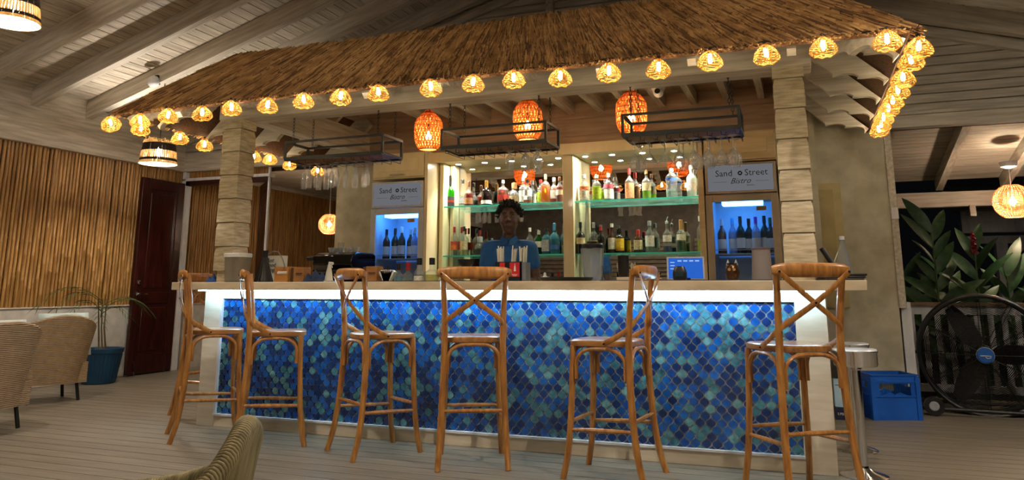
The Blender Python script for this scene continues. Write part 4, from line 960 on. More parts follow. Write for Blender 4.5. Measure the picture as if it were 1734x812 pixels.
for s_, st in ((.17, 'Just'), (.13, 'Good'), (.09, 'Things')): text(st, .05, LETTER, t, (.0, -.047+.02*(s_-.0)*0, s_), FRONT, shear=.35)
for a, b_ in (((-.105, -.06, .09), (.0, -.06, .27)),): MB().tube([(-.10, -.062, .07), (-.07, -.066, .16), (-.02, -.064, .235), (.04, -.06, .262), (.10, -.058, .255), (.15, -.058, .20), (.20, -.058, .10)], .005, 6).build('handle', GLASS('pale tube', S(214, 208, 200), frost=.6, frost_c=S(200, 196, 190)), t)
t = thing('fluted_vase', 'tall black fluted vase with flared foot on the counter', 'vase', (.40, .22, CT))
MB().lathe([(.075, 0), (.068, .03), (.047, .09), (.03, .16), (.0235, .205), (.0225, .245), (.027, .262), (.02, .262)], 20).build('vase_body', BLACKPLASTIC, t)
for j in range(20): a = 2*PI*j/20; MB().tube([(.0755*math.cos(a), .0755*math.sin(a), .002), (.048*math.cos(a), .048*math.sin(a), .09), (.031*math.cos(a), .031*math.sin(a), .16), (.0242*math.cos(a), .0242*math.sin(a), .205)], .0042, 5).build('flute', BLACKMETAL, t)
BOXWOOD = M('pine box', S(206, 146, 78), S(178, 120, 58), rough=.5, scale=5, stretch=(.8, 6, 6)); CARTON = M('brown carton', S(166, 118, 68), S(146, 100, 56), rough=.8)
t = thing('wooden_box', 'open pine box holding white paper napkins on the counter', 'box', (.565, .28, CT))
for a in ((-.068, -.06, -.05, .06, 0, .128), (.06, .068, -.05, .06, 0, .128)): MB().box(*a[:2], a[2], a[3], a[4], a[5]).build('box_side', BOXWOOD, t)
MB().box(-.06, .06, -.05, -.042, 0, .068).build('box_front', BOXWOOD, t); MB().box(-.06, .06, .052, .06, 0, .128).build('box_back', BOXWOOD, t); MB().box(-.06, .06, -.042, .052, 0, .008).build('box_bottom', BOXWOOD, t)
one(MB().box(-.055, .055, -.04, .045, .009, .09), 'paper_napkins', CAPS['white'], 'stack of white napkins inside the pine box', 'napkins', (.565, .28, CT), bevel=.01)
for x, lb in ((.715, 'brown carton with dark printed panel between pine box and navy cloth'), (1.405, 'brown carton with dark printed panel before the white fridge')):
    t = thing('brown_carton', lb, 'carton', (x, .29, CT), .0, 'brown cartons on the counter')
    MB().box(-.035, .065, -.05, .05, 0, .122).build('carton_body', CARTON, t, bevel=.002); MB().box(-.065, -.036, -.045, .045, 0, .118).build('carton_side', M('dark carton side', S(84, 58, 40), rough=.8), t)
    MB().box(-.012, .05, -.0515, -.05, .066, .074).box(-.008, .046, -.0515, -.05, .056, .060).build('print', LETTER, t)
t = thing('spray_bottle', 'white trigger spray bottle with printed leaves on a small tray', 'spray bottle', (.985, .30, CT)); MB().lathe([(.036, .0), (.034, .02), (.022, .09), (.014, .125), (.013, .14)], 14).build('spray_body', PAPER, t)
MB().tube([(0, 0, .135), (.0, 0, .155), (.035, 0, .15)], .011, 8).tube([(.02, 0, .145), (.028, 0, .115)], .005, 6).build('trigger', CAPS['white'], t); MB().box(-.05, .05, -.035, .035, 0, .012).build('tray_foot', CAPS['silver'], t)
CTB = dict(sh=.5)
t = thing('napkin_fan', 'fanned white napkins with a black topped stopper between carton and bottles', 'napkins', (1.535, .3, CT))
for k in range(7): a = -.75+.25*k; MB().obox((math.sin(a)*.05, 0, .045), (.03, .05, .095), Matrix.Rotation(a*.75, 3, 'Y')).build('napkin', CAPS['white'], t)
MB().lathe([(.012, .09), (.012, .12), (.006, .126)], 10).build('stopper', CAPS['black'], t)
bottle('small clear bottle with black gold banded cap on the counter', 1.632, .3, CT, .14, .035, 'clear', 'aqua', .3, None, (.1, .4), 'black', .34, .36, .42)
bottle('small clear bottle with red cap on the counter', 1.716, .3, CT, .152, .038, 'clear', 'clear', .3, None, (.1, .4), 'red', .4, .34, .38)
bottle('clear bottle with square black cap and pale label on the counter', 1.815, .3, CT, .182, .041, 'clear', 'clear', .3, 'white', (.05, .25), 'black', .28, .42, .4)
bottle('round clear bottle with black cap and pale spirit on the counter', 1.925, .3, CT, .182, .055, 'clear', 'pale', .3, None, (.1, .3), 'black', .28, .38, .34)
t = thing('bowl_stack', 'black bowl on a stack of clear dishes behind the middle stool', 'bowl', (2.215, .3, CT))
MB().lathe([(.03, 0), (.05, .02), (.052, .05), (.05, .08)], 20).build('dish_stack', CLEAR, t); MB().lathe([(.035, .11), (.06, .135), (.066, .168), (.062, .168), (.03, .12)], 24).build('bowl', BLACKPLASTIC, t); MB().lathe([(.035, .08), (.03, .095), (.035, .11)], 16).build('bowl_foot', BLACKPLASTIC, t)
t = thing('napkin_caddy', 'black bar caddy with red printed panel on the counter before the bartender', 'caddy', (2.60, .30, CT))
MB().box(-.12, .085, -.06, .06, 0, .012).box(-.12, .085, .05, .06, 0, .145).box(-.12, -.11, -.06, .06, 0, .145).box(.075, .085, -.06, .06, 0, .145).box(-.035, -.025, -.06, .06, 0, .145).box(-.12, .085, -.06, -.05, 0, .145).build('caddy_box', BLACKPLASTIC, t, bevel=.002)
MB().box(-.005, .072, -.0625, -.06, .035, .138).box(-.085, -.045, -.0625, -.06, .10, .138).build('red_panel', M('red print', S(206, 30, 36), rough=.5), t); MB().prism([(.028, .075), (.044, .075), (.042, .105), (.038, .118), (.038, .13), (.034, .13), (.034, .118), (.03, .105)], -.0635, -.0625).build('bottle_print', CAPS['white'], t)
MB().box(.012, .056, -.0635, -.0625, .048, .052).box(.02, .05, -.0635, -.0625, .040, .043).build('print', CAPS['white'], t); MB().box(.086, .118, -.05, .05, 0, .14).build('side_bin', M('grey bin', S(120, 124, 130), rough=.4), t)
STRAW = M('paper straw', S(226, 222, 206), S(206, 202, 186), rough=.7)
for cx, n, sp in ((2.51, 12, .011), (2.585, 8, .009), (2.675, 15, .013)):
    for k in range(n):
        a = random.uniform(-1, 1); yy = .30+random.uniform(-.03, .03); bx = cx+a*sp; top = .245+random.uniform(-.012, .02)
        one(MB().tube([(0, 0, .014), (a*.014+{2.51: -.012, 2.585: .016, 2.675: .0}[cx], random.uniform(-.01, .01), top)], .0048, 6), 'paper_straw', STRAW, 'white paper straw standing in the black bar caddy', 'straw', (bx, yy, CT), group='straws in the bar caddy')
t = thing('squeeze_bottle', 'small white cone tipped bottle between caddy and black tray', 'bottle', (2.835, .34, CT)); MB().lathe([(.03, 0), (.03, .012), (.012, .045)], 14).build('squeeze_body', CAPS['white'], t); MB().lathe([(.010, .045), (.010, .06), (.005, .066)], 10).build('tip', CAPS['white'], t)
one(MB().lathe([(.17, 0), (.19, .012), (.2, .028), (.195, .028), (.182, .014), (0, .008)], 36), 'serving_tray', BLACKPLASTIC, 'round black serving tray beside the blender jug', 'tray', (3.02, .26, CT))
t = thing('blender_jug', 'clear ribbed blender jug with black lid on the counter', 'blender jug', (3.20, .34, CT+.0)); JUG = GLASS('jug plastic', S(226, 230, 232), gloss=.14, frost=.28, frost_c=S(226, 228, 230))
MB().lathe([(.052, 0), (.054, .03), (.062, .05), (.074, .21), (.076, .235)], 20, sq=6).build('jug_body', JUG, t); MB().lathe([(.079, .232), (.079, .262), (.07, .27), (.04, .272), (.04, .285)], 24).build('lid', BLACKPLASTIC, t)
for j in range(8): a = 2*PI*j/8; MB().tube([(.062*math.cos(a), .062*math.sin(a), .05), (.075*math.cos(a), .075*math.sin(a), .22)], .003, 5).build('rib', JUG, t)
one(MB().lathe([(.03, 0), (.032, .004), (.039, .11), (.0375, .11), (.030, .008), (0, .008)], 20), 'tumbler', CLEAR, 'clear tumbler glass beside the blender jug', 'glass', (3.31, .32, CT))
t = thing('cup_stack', 'tall black sleeve of stacked cups on the counter', 'cups', (3.42, .36, CT))
for k in range(9): MB().lathe([(.032, .03+.015*k), (.042, .06+.015*k), (.043, .062+.015*k)], 16).build('cup', BLACKPLASTIC, t)
MB().box(-.045, .045, -.03, .03, 0, .03).build('holder_base', M('cream base', S(190, 176, 150), rough=.5), t)
SCREEN = EMIT('till screen', (.03, .16, .75), .22)
t = thing('till_tablet', 'tablet till with a glowing blue screen on a stand', 'tablet', (3.85, .42, CT), .12)
MB().obox((0, 0, .09), (.26, .014, .165), Matrix.Rotation(-.25, 3, 'X')).build('tablet_body', CAPS['silver'], t, bevel=.004)
s_ = MB().obox((0, -.009, .09), (.235, .002, .145), Matrix.Rotation(-.25, 3, 'X')).build('screen', SCREEN, t); SCR2 = EMIT('till screen marks', (.5, .7, 1), .25)
for k in range(4): MB().obox((-.04+.04*k, -.024+.0, .14), (.028, .001, .008), Matrix.Rotation(-.25, 3, 'X')).build('screen_mark', SCR2, s_); MB().obox((-.09, -.008-.006, .13-.022*k), (.03, .001, .005), Matrix.Rotation(-.25, 3, 'X')).build('screen_mark', SCR2, s_)
MB().prism([(-.05, 0), (.1, 0), (.05, .10), (.02, .07)], -.03, .03, 'x').build('stand', BLACKPLASTIC, t)
t = thing('card_reader', 'rounded black card reader before the blue till screen', 'card reader', (3.83, .27, CT)); MB().lathe([(.04, 0), (.047, .02), (.047, .06), (.036, .09), (.03, .1)], 18, sq=4, sy=.6).build('reader_body', BLACKPLASTIC, t, bevel=.003); MB().box(-.028, .028, -.031, -.028, .03, .06).build('reader_screen', M('dark screen', S(40, 60, 66), rough=.1), t)
t = thing('tiki_mug', 'owl shaped bronze mug with pointed ears before the greige fridge', 'mug', (4.175, .3, CT)); MB().lathe([(.032, 0), (.043, .02), (.048, .055), (.043, .09), (.032, .108), (.036, .118), (.03, .118)], 20).build('mug_body', M('bronze glaze', S(96, 66, 46), S(56, 38, 28), rough=.2, metal=.5), t)
for s_ in (-1, 1): MB().lathe([(.012, .105), (.010, .12), (.001, .142)], 8, c=(s_*.026, 0, 0)).build('ear', CAPS['silver'], t); MB().lathe([(.010, 0), (.010, .003)], 10).build('eye', CAPS['gold'], t, (s_*.016, -.046, .075), (PI/2, 0, 0))
t = thing('water_pitcher', 'tall frosted plastic pitcher with side handle and lid', 'pitcher', (4.365, .32, CT)); MB().lathe([(.066, 0), (.068, .01), (.059, .19), (.06, .205)], 24).build('pitcher_body', GLASS('milky plastic', S(214, 208, 206), gloss=.08, frost=.75, frost_c=S(196, 188, 184)), t)
MB().lathe([(.061, .203), (.062, .216), (.05, .22)], 24).build('lid', M('dusky lid', S(110, 88, 92), rough=.4), t); MB().tube([(.058, 0, .19), (.09, 0, .188), (.102, 0, .17), (.1, 0, .08), (.085, 0, .055), (.064, 0, .055)], .006, 8).build('handle', CLEAR, t)
t = thing('jigger', 'small steel double cone jigger at the column foot', 'jigger', (4.498, .24, CT)); MB().lathe([(.022, 0), (.006, .035), (.006, .037), (.024, .07), (.022, .07), (.004, .038)], 18).build('jigger_body', CHROME, t)
MB().lathe([(.0065, .034), (.008, .036), (.0065, .038)], 14).build('waist_ring', CHROME, t)
one(MB().box(-.24, .0, -.06, .06, 0, .006), 'bar_mat', M('dark blue rubber', S(28, 44, 72), rough=.6), 'long dark blue rubber bar mat before the greige fridge', 'mat', (4.52, .12, CT)).scale = (5.0, 1, 1)
one(MB().box(-1.25, 0, -.06, .06, 0, .006), 'bar_mat', MATS['dark blue rubber'], 'long dark blue rubber bar mat under the bottles and caddy', 'mat', (2.75, .12, CT))
for k in range(3): one(MB().box(-.135, .135, -.1, .1, 0, .0125), 'menu_folder', BLACKPLASTIC, 'black menu folder in the stack at the porch end of the counter', 'menu', (4.825+.006*k, .10, CT+.0135*k), (0, 0, .03*k), 'stacked menu folders', bevel=.004)
t = thing('pepper_mill', 'black tilted cylinder leaning in a dark holder beside the porch end column', 'mill', (4.79, .42, CT)); MB().lathe([(.05, 0), (.05, .1), (.045, .105)], 16).build('holder', BLACKPLASTIC, t); MB().tube([(.03, 0, .08), (-.045, 0, .215)], .018, 12).build('mill', BLACKPLASTIC, t)
one(MB().tube([(0, 0, 0), (.045, 0, .1)], .003, 6), 'paper_straw', STRAW, 'single white straw leaning beside the glass water bottle', 'straw', (4.80, .43, CT+.09))
t = thing('water_bottle', 'tall conical clear glass bottle with cap above the menu folders', 'bottle', (4.87, .36, CT)); MB().lathe([(.052, 0), (.054, .01), (.05, .07), (.03, .18), (.0155, .235), (.0155, .27)], 20).build('glass_body', GLASS('misty glass', (.88, .9, .92), gloss=.1, frost=.25, frost_c=S(190, 194, 200)), t); MB().lathe([(.017, .262), (.017, .282), (.012, .285)], 14).build('cap', CAPS['silver'], t)
# coffee machine on its own counter beyond the bar end
t = thing('side_counter', 'pale side counter carrying the coffee machine', 'counter', (.05, 1.5, 0)); MB().box(-.4, .40, -.3, .55, 0, .86).build('carcass', BARWHITE, t); MB().box(-.42, .41, -.33, .57, .86, .9).build('worktop', COUNTER, t, bevel=.003)
t = thing('coffee_machine', 'glossy black espresso machine with cups on top beside the white fridge', 'coffee machine', (.34, 1.5, .9)); PIANO = M('piano black', S(14, 14, 16), S(10, 10, 12), rough=.08)
MB().prism([(-.24, .0), (.24, .0), (.24, .5), (.19, .52), (-.12, .52), (-.2, .49), (-.22, .40), (-.14, .32), (-.14, .12), (-.24, .1)], -.22, .22, 'x').build('machine_body', PIANO, t, bevel=.012, rot=(0, 0, 0))
MB().box(-.2, .2, -.235, -.215, .33, .35).build('trim', CHROME, t); MB().tube([(-.225, -.19, .46), (-.29, -.2, .46)], .022, 10).build('knob', BLACKPLASTIC, t)
CUPW = M('white china', S(232, 230, 224), rough=.25); cup_me = MB().lathe([(.018, 0), (.03, .03), (.036, .05), (.034, .05), (.016, .006)], 16).mesh('cup', CUPW)
for x, y in ((-.12, -.05), (-.06, .02), (.06, -.05), (.12, .0), (.17, -.05), (.0, .08), (-.15, .06)): tag(link('espresso_cup', cup_me, None, (.34+x, 1.5+y, 1.421)), 'small white cup on top of the espresso machine', 'cup', 'cups on the espresso machine')
one(MB().lathe([(.024, 0), (.03, .02), (.034, .1), (.032, .1), (.026, .02)], 16), 'glass_jar', CLEAR, 'clear upright glass among cups on the espresso machine', 'glass', (.33, 1.45, 1.421))
# fixtures
t = thing('security_camera', 'small white dome security camera under the kiosk joists', 'camera', (3.56, 1.3, 2.70)); MB().lathe([(.06, .13), (.06, .06), (.05, .045)], 20).build('mount', CAPS['white'], t); e_ = MB(); ell(e_, (0, -.01, .03), (.045, .05, .05)); e_.build('dome', CAPS['white'], t); MB().lathe([(.022, 0), (.024, .008)], 14).build('lens', BLACKPLASTIC, t, (0, -.056, .025), (PI/2, 0, 0))
t = thing('ceiling_speaker', 'small round white speaker fixed beside a ceiling rafter', 'speaker', (-2.24, 1.40, 3.41)); e_ = MB(); ell(e_, (0, -.03, 0), (.075, .06, .07)); e_.build('speaker_shell', WHITEPAINT, t); MB().box(-.02, .02, 0, .05, -.02, .09).build('bracket', BLACKPLASTIC, t)

# ================================================================== dining side: tub chairs, potted palm
def tub(name, label, loc, rz, shell_mat, strand=False, hb=.80, ha=.62, R=(.34, .36), legs=True, group=None, flare=.08, sharp=0):
    t = thing(name, label, 'armchair', loc, rz, group); NU, NV = 44, 8
    def plan(u, k):        # u in 0..1 from one arm tip round the back to the other; chair faces +y
        a = -.62*PI+u*1.24*PI*1.0; e = 2.6; cx, cyy = math.sin(a), -math.cos(a); q = 1/((abs(cx)**e+abs(cyy)**e)**(1/e))
        return cx*q*R[0]*k, cyy*q*R[1]*k
    def top(u):
        if sharp: return ha+(hb-ha)*math.exp(-abs((u-.5)/sharp)**1.7)
        return ha+(hb-ha)*(.5-.5*math.cos(2*PI*min(max((u-.08)/.84, 0), 1)))**.8
    z0 = .17
    mb = MB(); v = []; f = []
    for side, k0 in ((0, 1.0), (1, .87)):
        for i in range(NU+1):
            u = i/NU; zt = top(u)
            for j in range(NV+1):
                s_ = j/NV; k = k0*(.84+.16*s_+flare*s_*s_); x, y = plan(u, k); v.append((x, y, z0+(zt-z0)*s_))
    n1 = (NU+1)*(NV+1)
    for side in (0, 1):
        for i in range(NU):
            for j in range(NV): a = side*n1+i*(NV+1)+j; q = (a, a+NV+1, a+NV+2, a+1); f.append(q if side == 0 else q[::-1])
    for i in range(NU): a = i*(NV+1)+NV; f.append((a, a+NV+1, n1+a+NV+1, n1+a)); a = i*(NV+1); f.append((a, n1+a, n1+a+NV+1, a+NV+1))
    for j in range(NV): f.append((j, j+1, n1+j+1, n1+j)); a = NU*(NV+1)+j; f.append((a, n1+a, n1+a+1, a+1))
    mb.add(v, f).build('shell', shell_mat, t, smooth=60)
    if strand:
        q = MB()
        ns = 150
        for i in range(ns+1):
            u = i/ns; zt = top(u); pts = []
            for s_ in (0, .25, .5, .75, .92): k = (.84+.16*s_+flare*s_*s_); x, y = plan(u, k*1.004); pts.append((x, y, z0+(zt-z0)*s_))
            xo, yo = plan(u, 1+flare); xi, yi = plan(u, .87*(1+flare))
            for m_ in range(7):
                a = PI*m_/6; c = math.cos(a); mx, my = (xo+xi)/2, (yo+yi)/2; pts.append((mx+(xo-mx)*c*1.15, my+(yo-my)*c*1.15, zt+.024*math.sin(a)))
            x, y = plan(u, .85*(.84+.16*.8+flare*.64)); pts.append((x, y, z0+(zt-z0)*.8))
            q.tube(pts, .0055, 5, caps=False)
        q.build('rope_wrapping', ROPE, t, smooth=80, kind='stuff')
    else:
        rim = []
        for i in range(NU+1): x, y = plan(i/NU, .935*(1+flare)); rim.append((x, y, top(i/NU)))
        MB().tube(rim, .024, 8).build('rim', shell_mat, t)
    x, y = plan(0, .86)
    MB().box(-R[0]*.8, R[0]*.8, -R[1]*.72, -y if False else R[1]*.52, z0, .36).build('seat_base', shell_mat, t)
    MB().box(-R[0]*.72, R[0]*.72, -R[1]*.66, R[1]*.58, .362, .45).build('seat_cushion', CUSHION, t, bevel=.03)
    if legs:
        for sx in (-1, 1):
            for yy in (-.2, .17): MB().tube([(sx*.2, yy, z0+.02), (sx*.225, yy*1.12, 0)], .016, 8).build('leg', BLACKMETAL, t)
    return t
tub('wicker_armchair', 'light wicker tub armchair with pale blue back pillow by the potted palm', (-2.37, .53, 0), math.radians(70), WICKER, hb=.80, ha=.63)
tub('wicker_armchair', 'light wicker tub armchair with white pillow apart from the palm', (-1.45, -.80, 0), math.radians(84), WICKER, hb=.80, ha=.66)
tub('rope_armchair', 'olive rope wrapped armchair back rising between the dining side and stools', (2.885, -3.42, 0), math.radians(116), ROPE, strand=True, hb=.71, ha=.475, R=(.31, .33), flare=.05, sharp=.22)
def pillow(w, h, d):
    v = []; f = []; n = 12
    for s_ in (-1, 1):
        for i in range(n+1):
            for j in range(n+1):
                a, b_ = 2*i/n-1, 2*j/n-1; e = (1-a*a)**.5*(1-b_*b_)**.5 if abs(a) < 1 and abs(b_) < 1 else 0; pinch = 1-.06*(1-a*a)*0; v.append((a*w/2*(1-.07*(1-b_*b_)*0), s_*d/2*e**.7, b_*h/2))
    for s_ in (0, 1):
        for i in range(n):
            for j in range(n): a = s_*(n+1)**2+i*(n+1)+j; q = (a, a+n+1, a+n+2, a+1); f.append(q if s_ else q[::-1])
    return MB().add(v, f)
one(pillow(.46, .44, .17), 'back_pillow', M('ice blue linen', S(190, 208, 208), S(170, 190, 190), rough=.9, scale=12, bump=.1), 'pale blue square pillow leaning in the wicker chair by the palm', 'pillow', (-2.235, .57, .625), (math.radians(-22), 0, math.radians(70)))
one(pillow(.46, .42, .16), 'back_pillow', CUSHION, 'white pillow leaning in the other wicker chair', 'pillow', (-1.28, -.78, .625), (math.radians(-18), 0, math.radians(84)))
# potted palm
t = thing('potted_palm', 'slim potted palm in a ribbed blue planter by the bamboo wall', 'plant', (-3.04, 1.72, 0)); POT = M('teal blue planter', S(20, 74, 110), S(14, 56, 88), rough=.45)
MB().lathe([(.16, 0), (.175, .01), (.225, .33), (.24, .345), (.246, .39), (.23, .39), (.215, .34)], 40).build('planter', POT, t)
for j in range(36): a = 2*PI*j/36; MB().tube([(.18*math.cos(a), .18*math.sin(a), .03), (.225*math.cos(a), .225*math.sin(a), .325)], .006, 5).build('rib', POT, t)
MB().lathe([(.0, .335), (.216, .335)], 24, close=False).build('soil', MATS['dark soil'], t)
PALM = M('palm green', S(70, 92, 44), S(44, 62, 28), rough=.5, scale=10)
for k in range(3): MB().tube([(.03*k-.03, .02*k, .33), (.02*k-.05, .02*k-.02, .62), (.03*k-.06, -.05+.03*k, .95)], [.011, .010, .007], 7).build('stem', M('palm stem', S(110, 96, 66), S(80, 68, 44), rough=.7), t)
random.seed(31)
for k in range(7):
    a = (-1.5, -1.35, 1.3, .9, -1.1, .2, -.6)[k]+random.uniform(-.2, .1); L = (.72, .6, .45, .5, .6, .4, .55)[k]; b0 = Vector((-.03, -.02, .92-.03*k)); q = MB(); sp = []
    for i in range(9): u = i/8; sp.append(b0+Vector((math.cos(a)*L*u, math.sin(a)*L*u, .34*L*math.sin(u*2.2)-.28*L*u*u)))
    q.tube(sp, [.005-.0004*i for i in range(9)], 5)
    for i in range(2, 9):
        for s_ in (-1, 1):
            d = (sp[i]-sp[i-1]).normalized(); sd = d.cross(Vector((0, 0, 1))).normalized()*s_; tip = sp[i]+(d*.13+sd*.09+Vector((0, 0, -.05))); w = d*.011; md_ = sp[i].lerp(tip, .45)+Vector((0, 0, .008))
            q.add([sp[i], md_+w, tip, md_-w, md_+Vector((0, 0, .002))], [(0, 1, 4), (1, 2, 4), (2, 3, 4), (3, 0, 4), (0, 3, 2, 1)])
    q.build('frond', PALM, t)

# ================================================================== porch side: railing, drum fan, crate, boxes, lamp, garden
ry = 3.55
t = thing('porch_railing', 'white slatted porch railing with wooden handrail behind the drum fan', 'railing', (0, ry, 0))
MB().box(5.5, 9, -.06, .06, .90, .935).build('handrail', M('worn handrail', S(150, 126, 96), S(116, 94, 70), rough=.6, scale=6, stretch=(.5, 6, 6)), t, bevel=.004)
MB().box(5.5, 9, -.025, .025, .82, .90).box(5.5, 9, -.025, .025, .09, .16).build('rail', WHITEPAINT, t)
sl_me = MB().box(-.024, .024, -.012, .012, .16, .82).mesh('slat', WHITEPAINT, 0)
for k in range(30): link('slat', sl_me, t, (5.6+k*.113, 0, 0))
MB().box(5.5, 5.56, -.04, .04, 0, .9).build('newel', WHITEPAINT, t)
def tor(mb, R, r, z=0, n=40, m=6): mb.tube([(R*math.cos(2*PI*j/n), R*math.sin(2*PI*j/n), z) for j in range(n)], r, m, closed=True)
t = thing('drum_fan', 'large black wheeled drum fan with blue hub badge before the railing', 'fan', (6.06, 2.86, .505), math.radians(-6)); RF = .50
fr = empty('drum', (0, 0, 0), 0, t)
q = MB().lathe([(RF, -.13), (RF+.012, -.125), (RF+.012, .125), (RF, .13), (RF-.006, .125), (RF-.006, -.125)], 48, close=False); tor(q, RF+.004, .018, .13, 48, 8); tor(q, RF+.004, .018, -.13, 48, 8)
q.build('drum_shell', BLACKPLASTIC, fr, rot=(PI/2, 0, 0))
for s_ in (1, -1):
    q = MB()
    for k in range(34): tor(q, .075+k*.0128, .0024, .135*s_+.03*s_*(1-((.075+k*.0128)/RF)**2), 40, 4)
    for k in range(12): a = 2*PI*k/12; q.tube([(r_*math.cos(a), r_*math.sin(a), .138*s_+.03*s_*(1-(r_/RF)**2)) for r_ in (.06, .2, .35, .5)], .0032, 5)
    q.build('guard', BLACKMETAL, fr, rot=(PI/2, 0, 0), kind='stuff')
q = MB()
for k in range(3):
    a0 = 2*PI*k/3; v = []; 
    for i in range(7):
        r_ = .07+.39*i/6; w = .10*math.sin(PI*(.25+.6*i/6)); 
        for s_ in (-1, 1): a = a0+s_*w/max(r_, .12)*.9; v.append((r_*math.cos(a), r_*math.sin(a), s_*.05))
    k0 = len(v); v += [(x, y, z-.006) for x, y, z in v]; f = []
    for i in range(6): a = 2*i; f += [(a, a+1, a+3, a+2), (k0+a+2, k0+a+3, k0+a+1, k0+a), (a, a+2, k0+a+2, k0+a), (a+1, k0+a+1, k0+a+3, a+3)]
    f += [(0, k0, k0+1, 1), (12, 13, k0+13, k0+12)]
    b_ = MB().add(v, f).build('blade', M('dark fan blade', S(40, 38, 37), S(30, 28, 27), rough=.5), fr, rot=(PI/2, 0, 0))
MB().lathe([(.075, -.1), (.08, -.08), (.08, .08), (.05, .1)], 20).build('motor', BLACKPLASTIC, fr, rot=(PI/2, 0, 0))
bd = MB().lathe([(.066, .166), (.066, .176), (.058, .182)], 28).build('hub_badge', M('blue badge', S(26, 92, 176), S(22, 84, 166), rough=.3), t, rot=(PI/2, 0, 0))
MB().lathe([(.066, .168), (.07, .172), (.066, .179)], 28, close=False).build('badge_rim', CAPS['silver'], bd)
q = MB().tube([(-.04, -.004, .184), (.04, -.004, .184)], .004, 6).tube([(.0, -.014, .184), (.012, -.024, .184), (.034, -.02, .184), (.042, -.004, .184)], .003, 6).build('badge_mark', CAPS['white'], bd)
st = MB()
for s_ in (-1, 1):
    x = s_*.56; st.tube([(x, 0, -.01), (x, -.02, -.30), (x-.02*s_, -.06, -.40), (x-.06*s_, -.12, -.445), (x-.06*s_, -.3, -.445)], .017, 8).tube([(x, 0, -.01), (x, .06, -.35), (x-.05*s_, .1, -.46), (x-.05*s_, .32, -.46)], .017, 8)
    st.tube([(s_*.505, 0, 0), (s_*.60, 0, 0)], .014, 8)
st.tube([(-.5, -.3, -.445), (.5, -.3, -.445)], .016, 8).tube([(-.51, .32, -.46), (.51, .32, -.46)], .016, 8); st.build('stand', BLACKMETAL, t)
for s_ in (-1, 1):
    w_ = MB().lathe([(.03, -.02), (.075, -.024), (.08, -.012), (.08, .012), (.075, .024), (.03, .02)], 28).build('wheel', BLACKPLASTIC, t, (s_*.43, -.31, -.425), (PI/2, 0, 0)); MB().lathe([(.004, .024), (.034, .027), (.04, .022), (.04, -.022), (.034, -.027), (.004, -.024)], 20).build('wheel_hub', CAPS['silver'], w_)
    MB().lathe([(.014, -.03), (.02, -.02), (.02, .02), (.014, .03)], 10).build('clamp_knob', BLACKPLASTIC, t, (s_*.62, 0, 0), (0, PI/2, 0))
# blue crate with empty bottles
CR = M('blue crate plastic', S(24, 96, 196), S(20, 84, 178), rough=.4)
t = thing('bottle_crate', 'blue plastic bottle crate with hand windows beside the pier wall', 'crate', (5.225, 2.365, 0), math.radians(20)); w, d, h = .185, .14, .365
cr = MB()
for s_ in (-1, 1):
    yy = s_*d; cr.box(-w, w, yy-.008, yy+.008, 0, .19).box(-w, w, yy-.008, yy+.008, .29, h).box(-w, -.13, yy-.008, yy+.008, .19, .29).box(.13, w, yy-.008, yy+.008, .19, .29).prism([(-.13, .19), (.13, .19), (.08, .205), (.04, .19+.03), (0, .2), (-.04, .22), (-.08, .205)], yy-.008, yy+.008)
    xx = s_*w; cr.box(xx-.008, xx+.008, -d, d, 0, .25).box(xx-.008, xx+.008, -d, d, .31, h).box(xx-.008, xx+.008, -d, -.06, .25, .31).box(xx-.008, xx+.008, .06, d, .25, .31)
cr.box(-w, w, -d, d, 0, .012); cr.build('crate_shell', CR, t)
rm_ = MB()
for zz in (h-.012, .30, .185): rm_.box(-w-.012, w+.012, -d-.014, -d-.006, zz, zz+.012).box(-w-.012, w+.012, d+.006, d+.014, zz, zz+.012).box(-w-.014, -w-.006, -d-.012, d+.012, zz, zz+.012).box(w+.006, w+.014, -d-.012, d+.012, zz, zz+.012)
rm_.build('crate_rim', CR, t)
for s_ in (-1, 1):
    for s2 in (-1, 1): MB().box(s_*w-.018, s_*w+.018, s2*d-.018, s2*d+.018, 0, h-.02).build('corner_post', CR, t)
ca, sa = math.cos(math.radians(20)), math.sin(math.radians(20))
cb_me = MB().lathe([(.034, 0), (.036, .01), (.036, .14), (.014, .21), (.013, .27)], 14).mesh('glass_body', CLEAR, 50)
for bx, by in ((-.1, -.09), (0, -.09), (.1, -.09), (-.1, .0), (0, .0), (.1, 0)):
    tb = thing('soda_bottle', 'empty clear glass bottle standing in the blue crate', 'bottle', (5.225+bx*ca-by*sa, 2.365+bx*sa+by*ca, .013), 0, 'empty bottles in the crate'); link('glass_body', cb_me, tb)
    MB().lathe([(.0145, .255), (.0145, .272), (.012, .272)], 12, close=False).build('lip', CLEAR, tb)
# carton boxes of bottled water
BLB = M('pale blue carton', S(176, 206, 226), S(160, 192, 214), rough=.6); NVB = M('navy carton', S(26, 34, 66), S(20, 26, 54), rough=.6)
t = thing('water_carton', 'navy carton of bottled water on the floor behind the counter end', 'carton', (4.895, 2.2, 0), .0); MB().box(-.10, .10, -.12, .14, 0, .10).build('carton_body', NVB, t, bevel=.003); text('S.PELLEGRINO', .026, CAPS['white'], t, (0, -.1225, .04), FRONT)
t = thing('water_carton', 'pale blue carton of bottled water on top of the navy one', 'carton', (4.895, 2.2, .101), .02); MB().box(-.10, .10, -.12, .14, 0, .225).build('carton_body', BLB, t, bevel=.003); MB().box(-.05, .02, -.1215, -.12, .06, .15).build('print_panel', CAPS['white'], t); text('S.PELLEGRINO', .03, LETTER, t, (.088, -.1225, .112), (PI/2, -PI/2, 0)); MB().box(.062, .099, -.1215, -.12, .008, .217).build('side_print', CAPS['white'], t)
MB().box(-.09, .05, -.1215, -.12, .175, .18).box(-.03, .0, -.122, -.1215, .08, .12).build('print', LETTER, t)
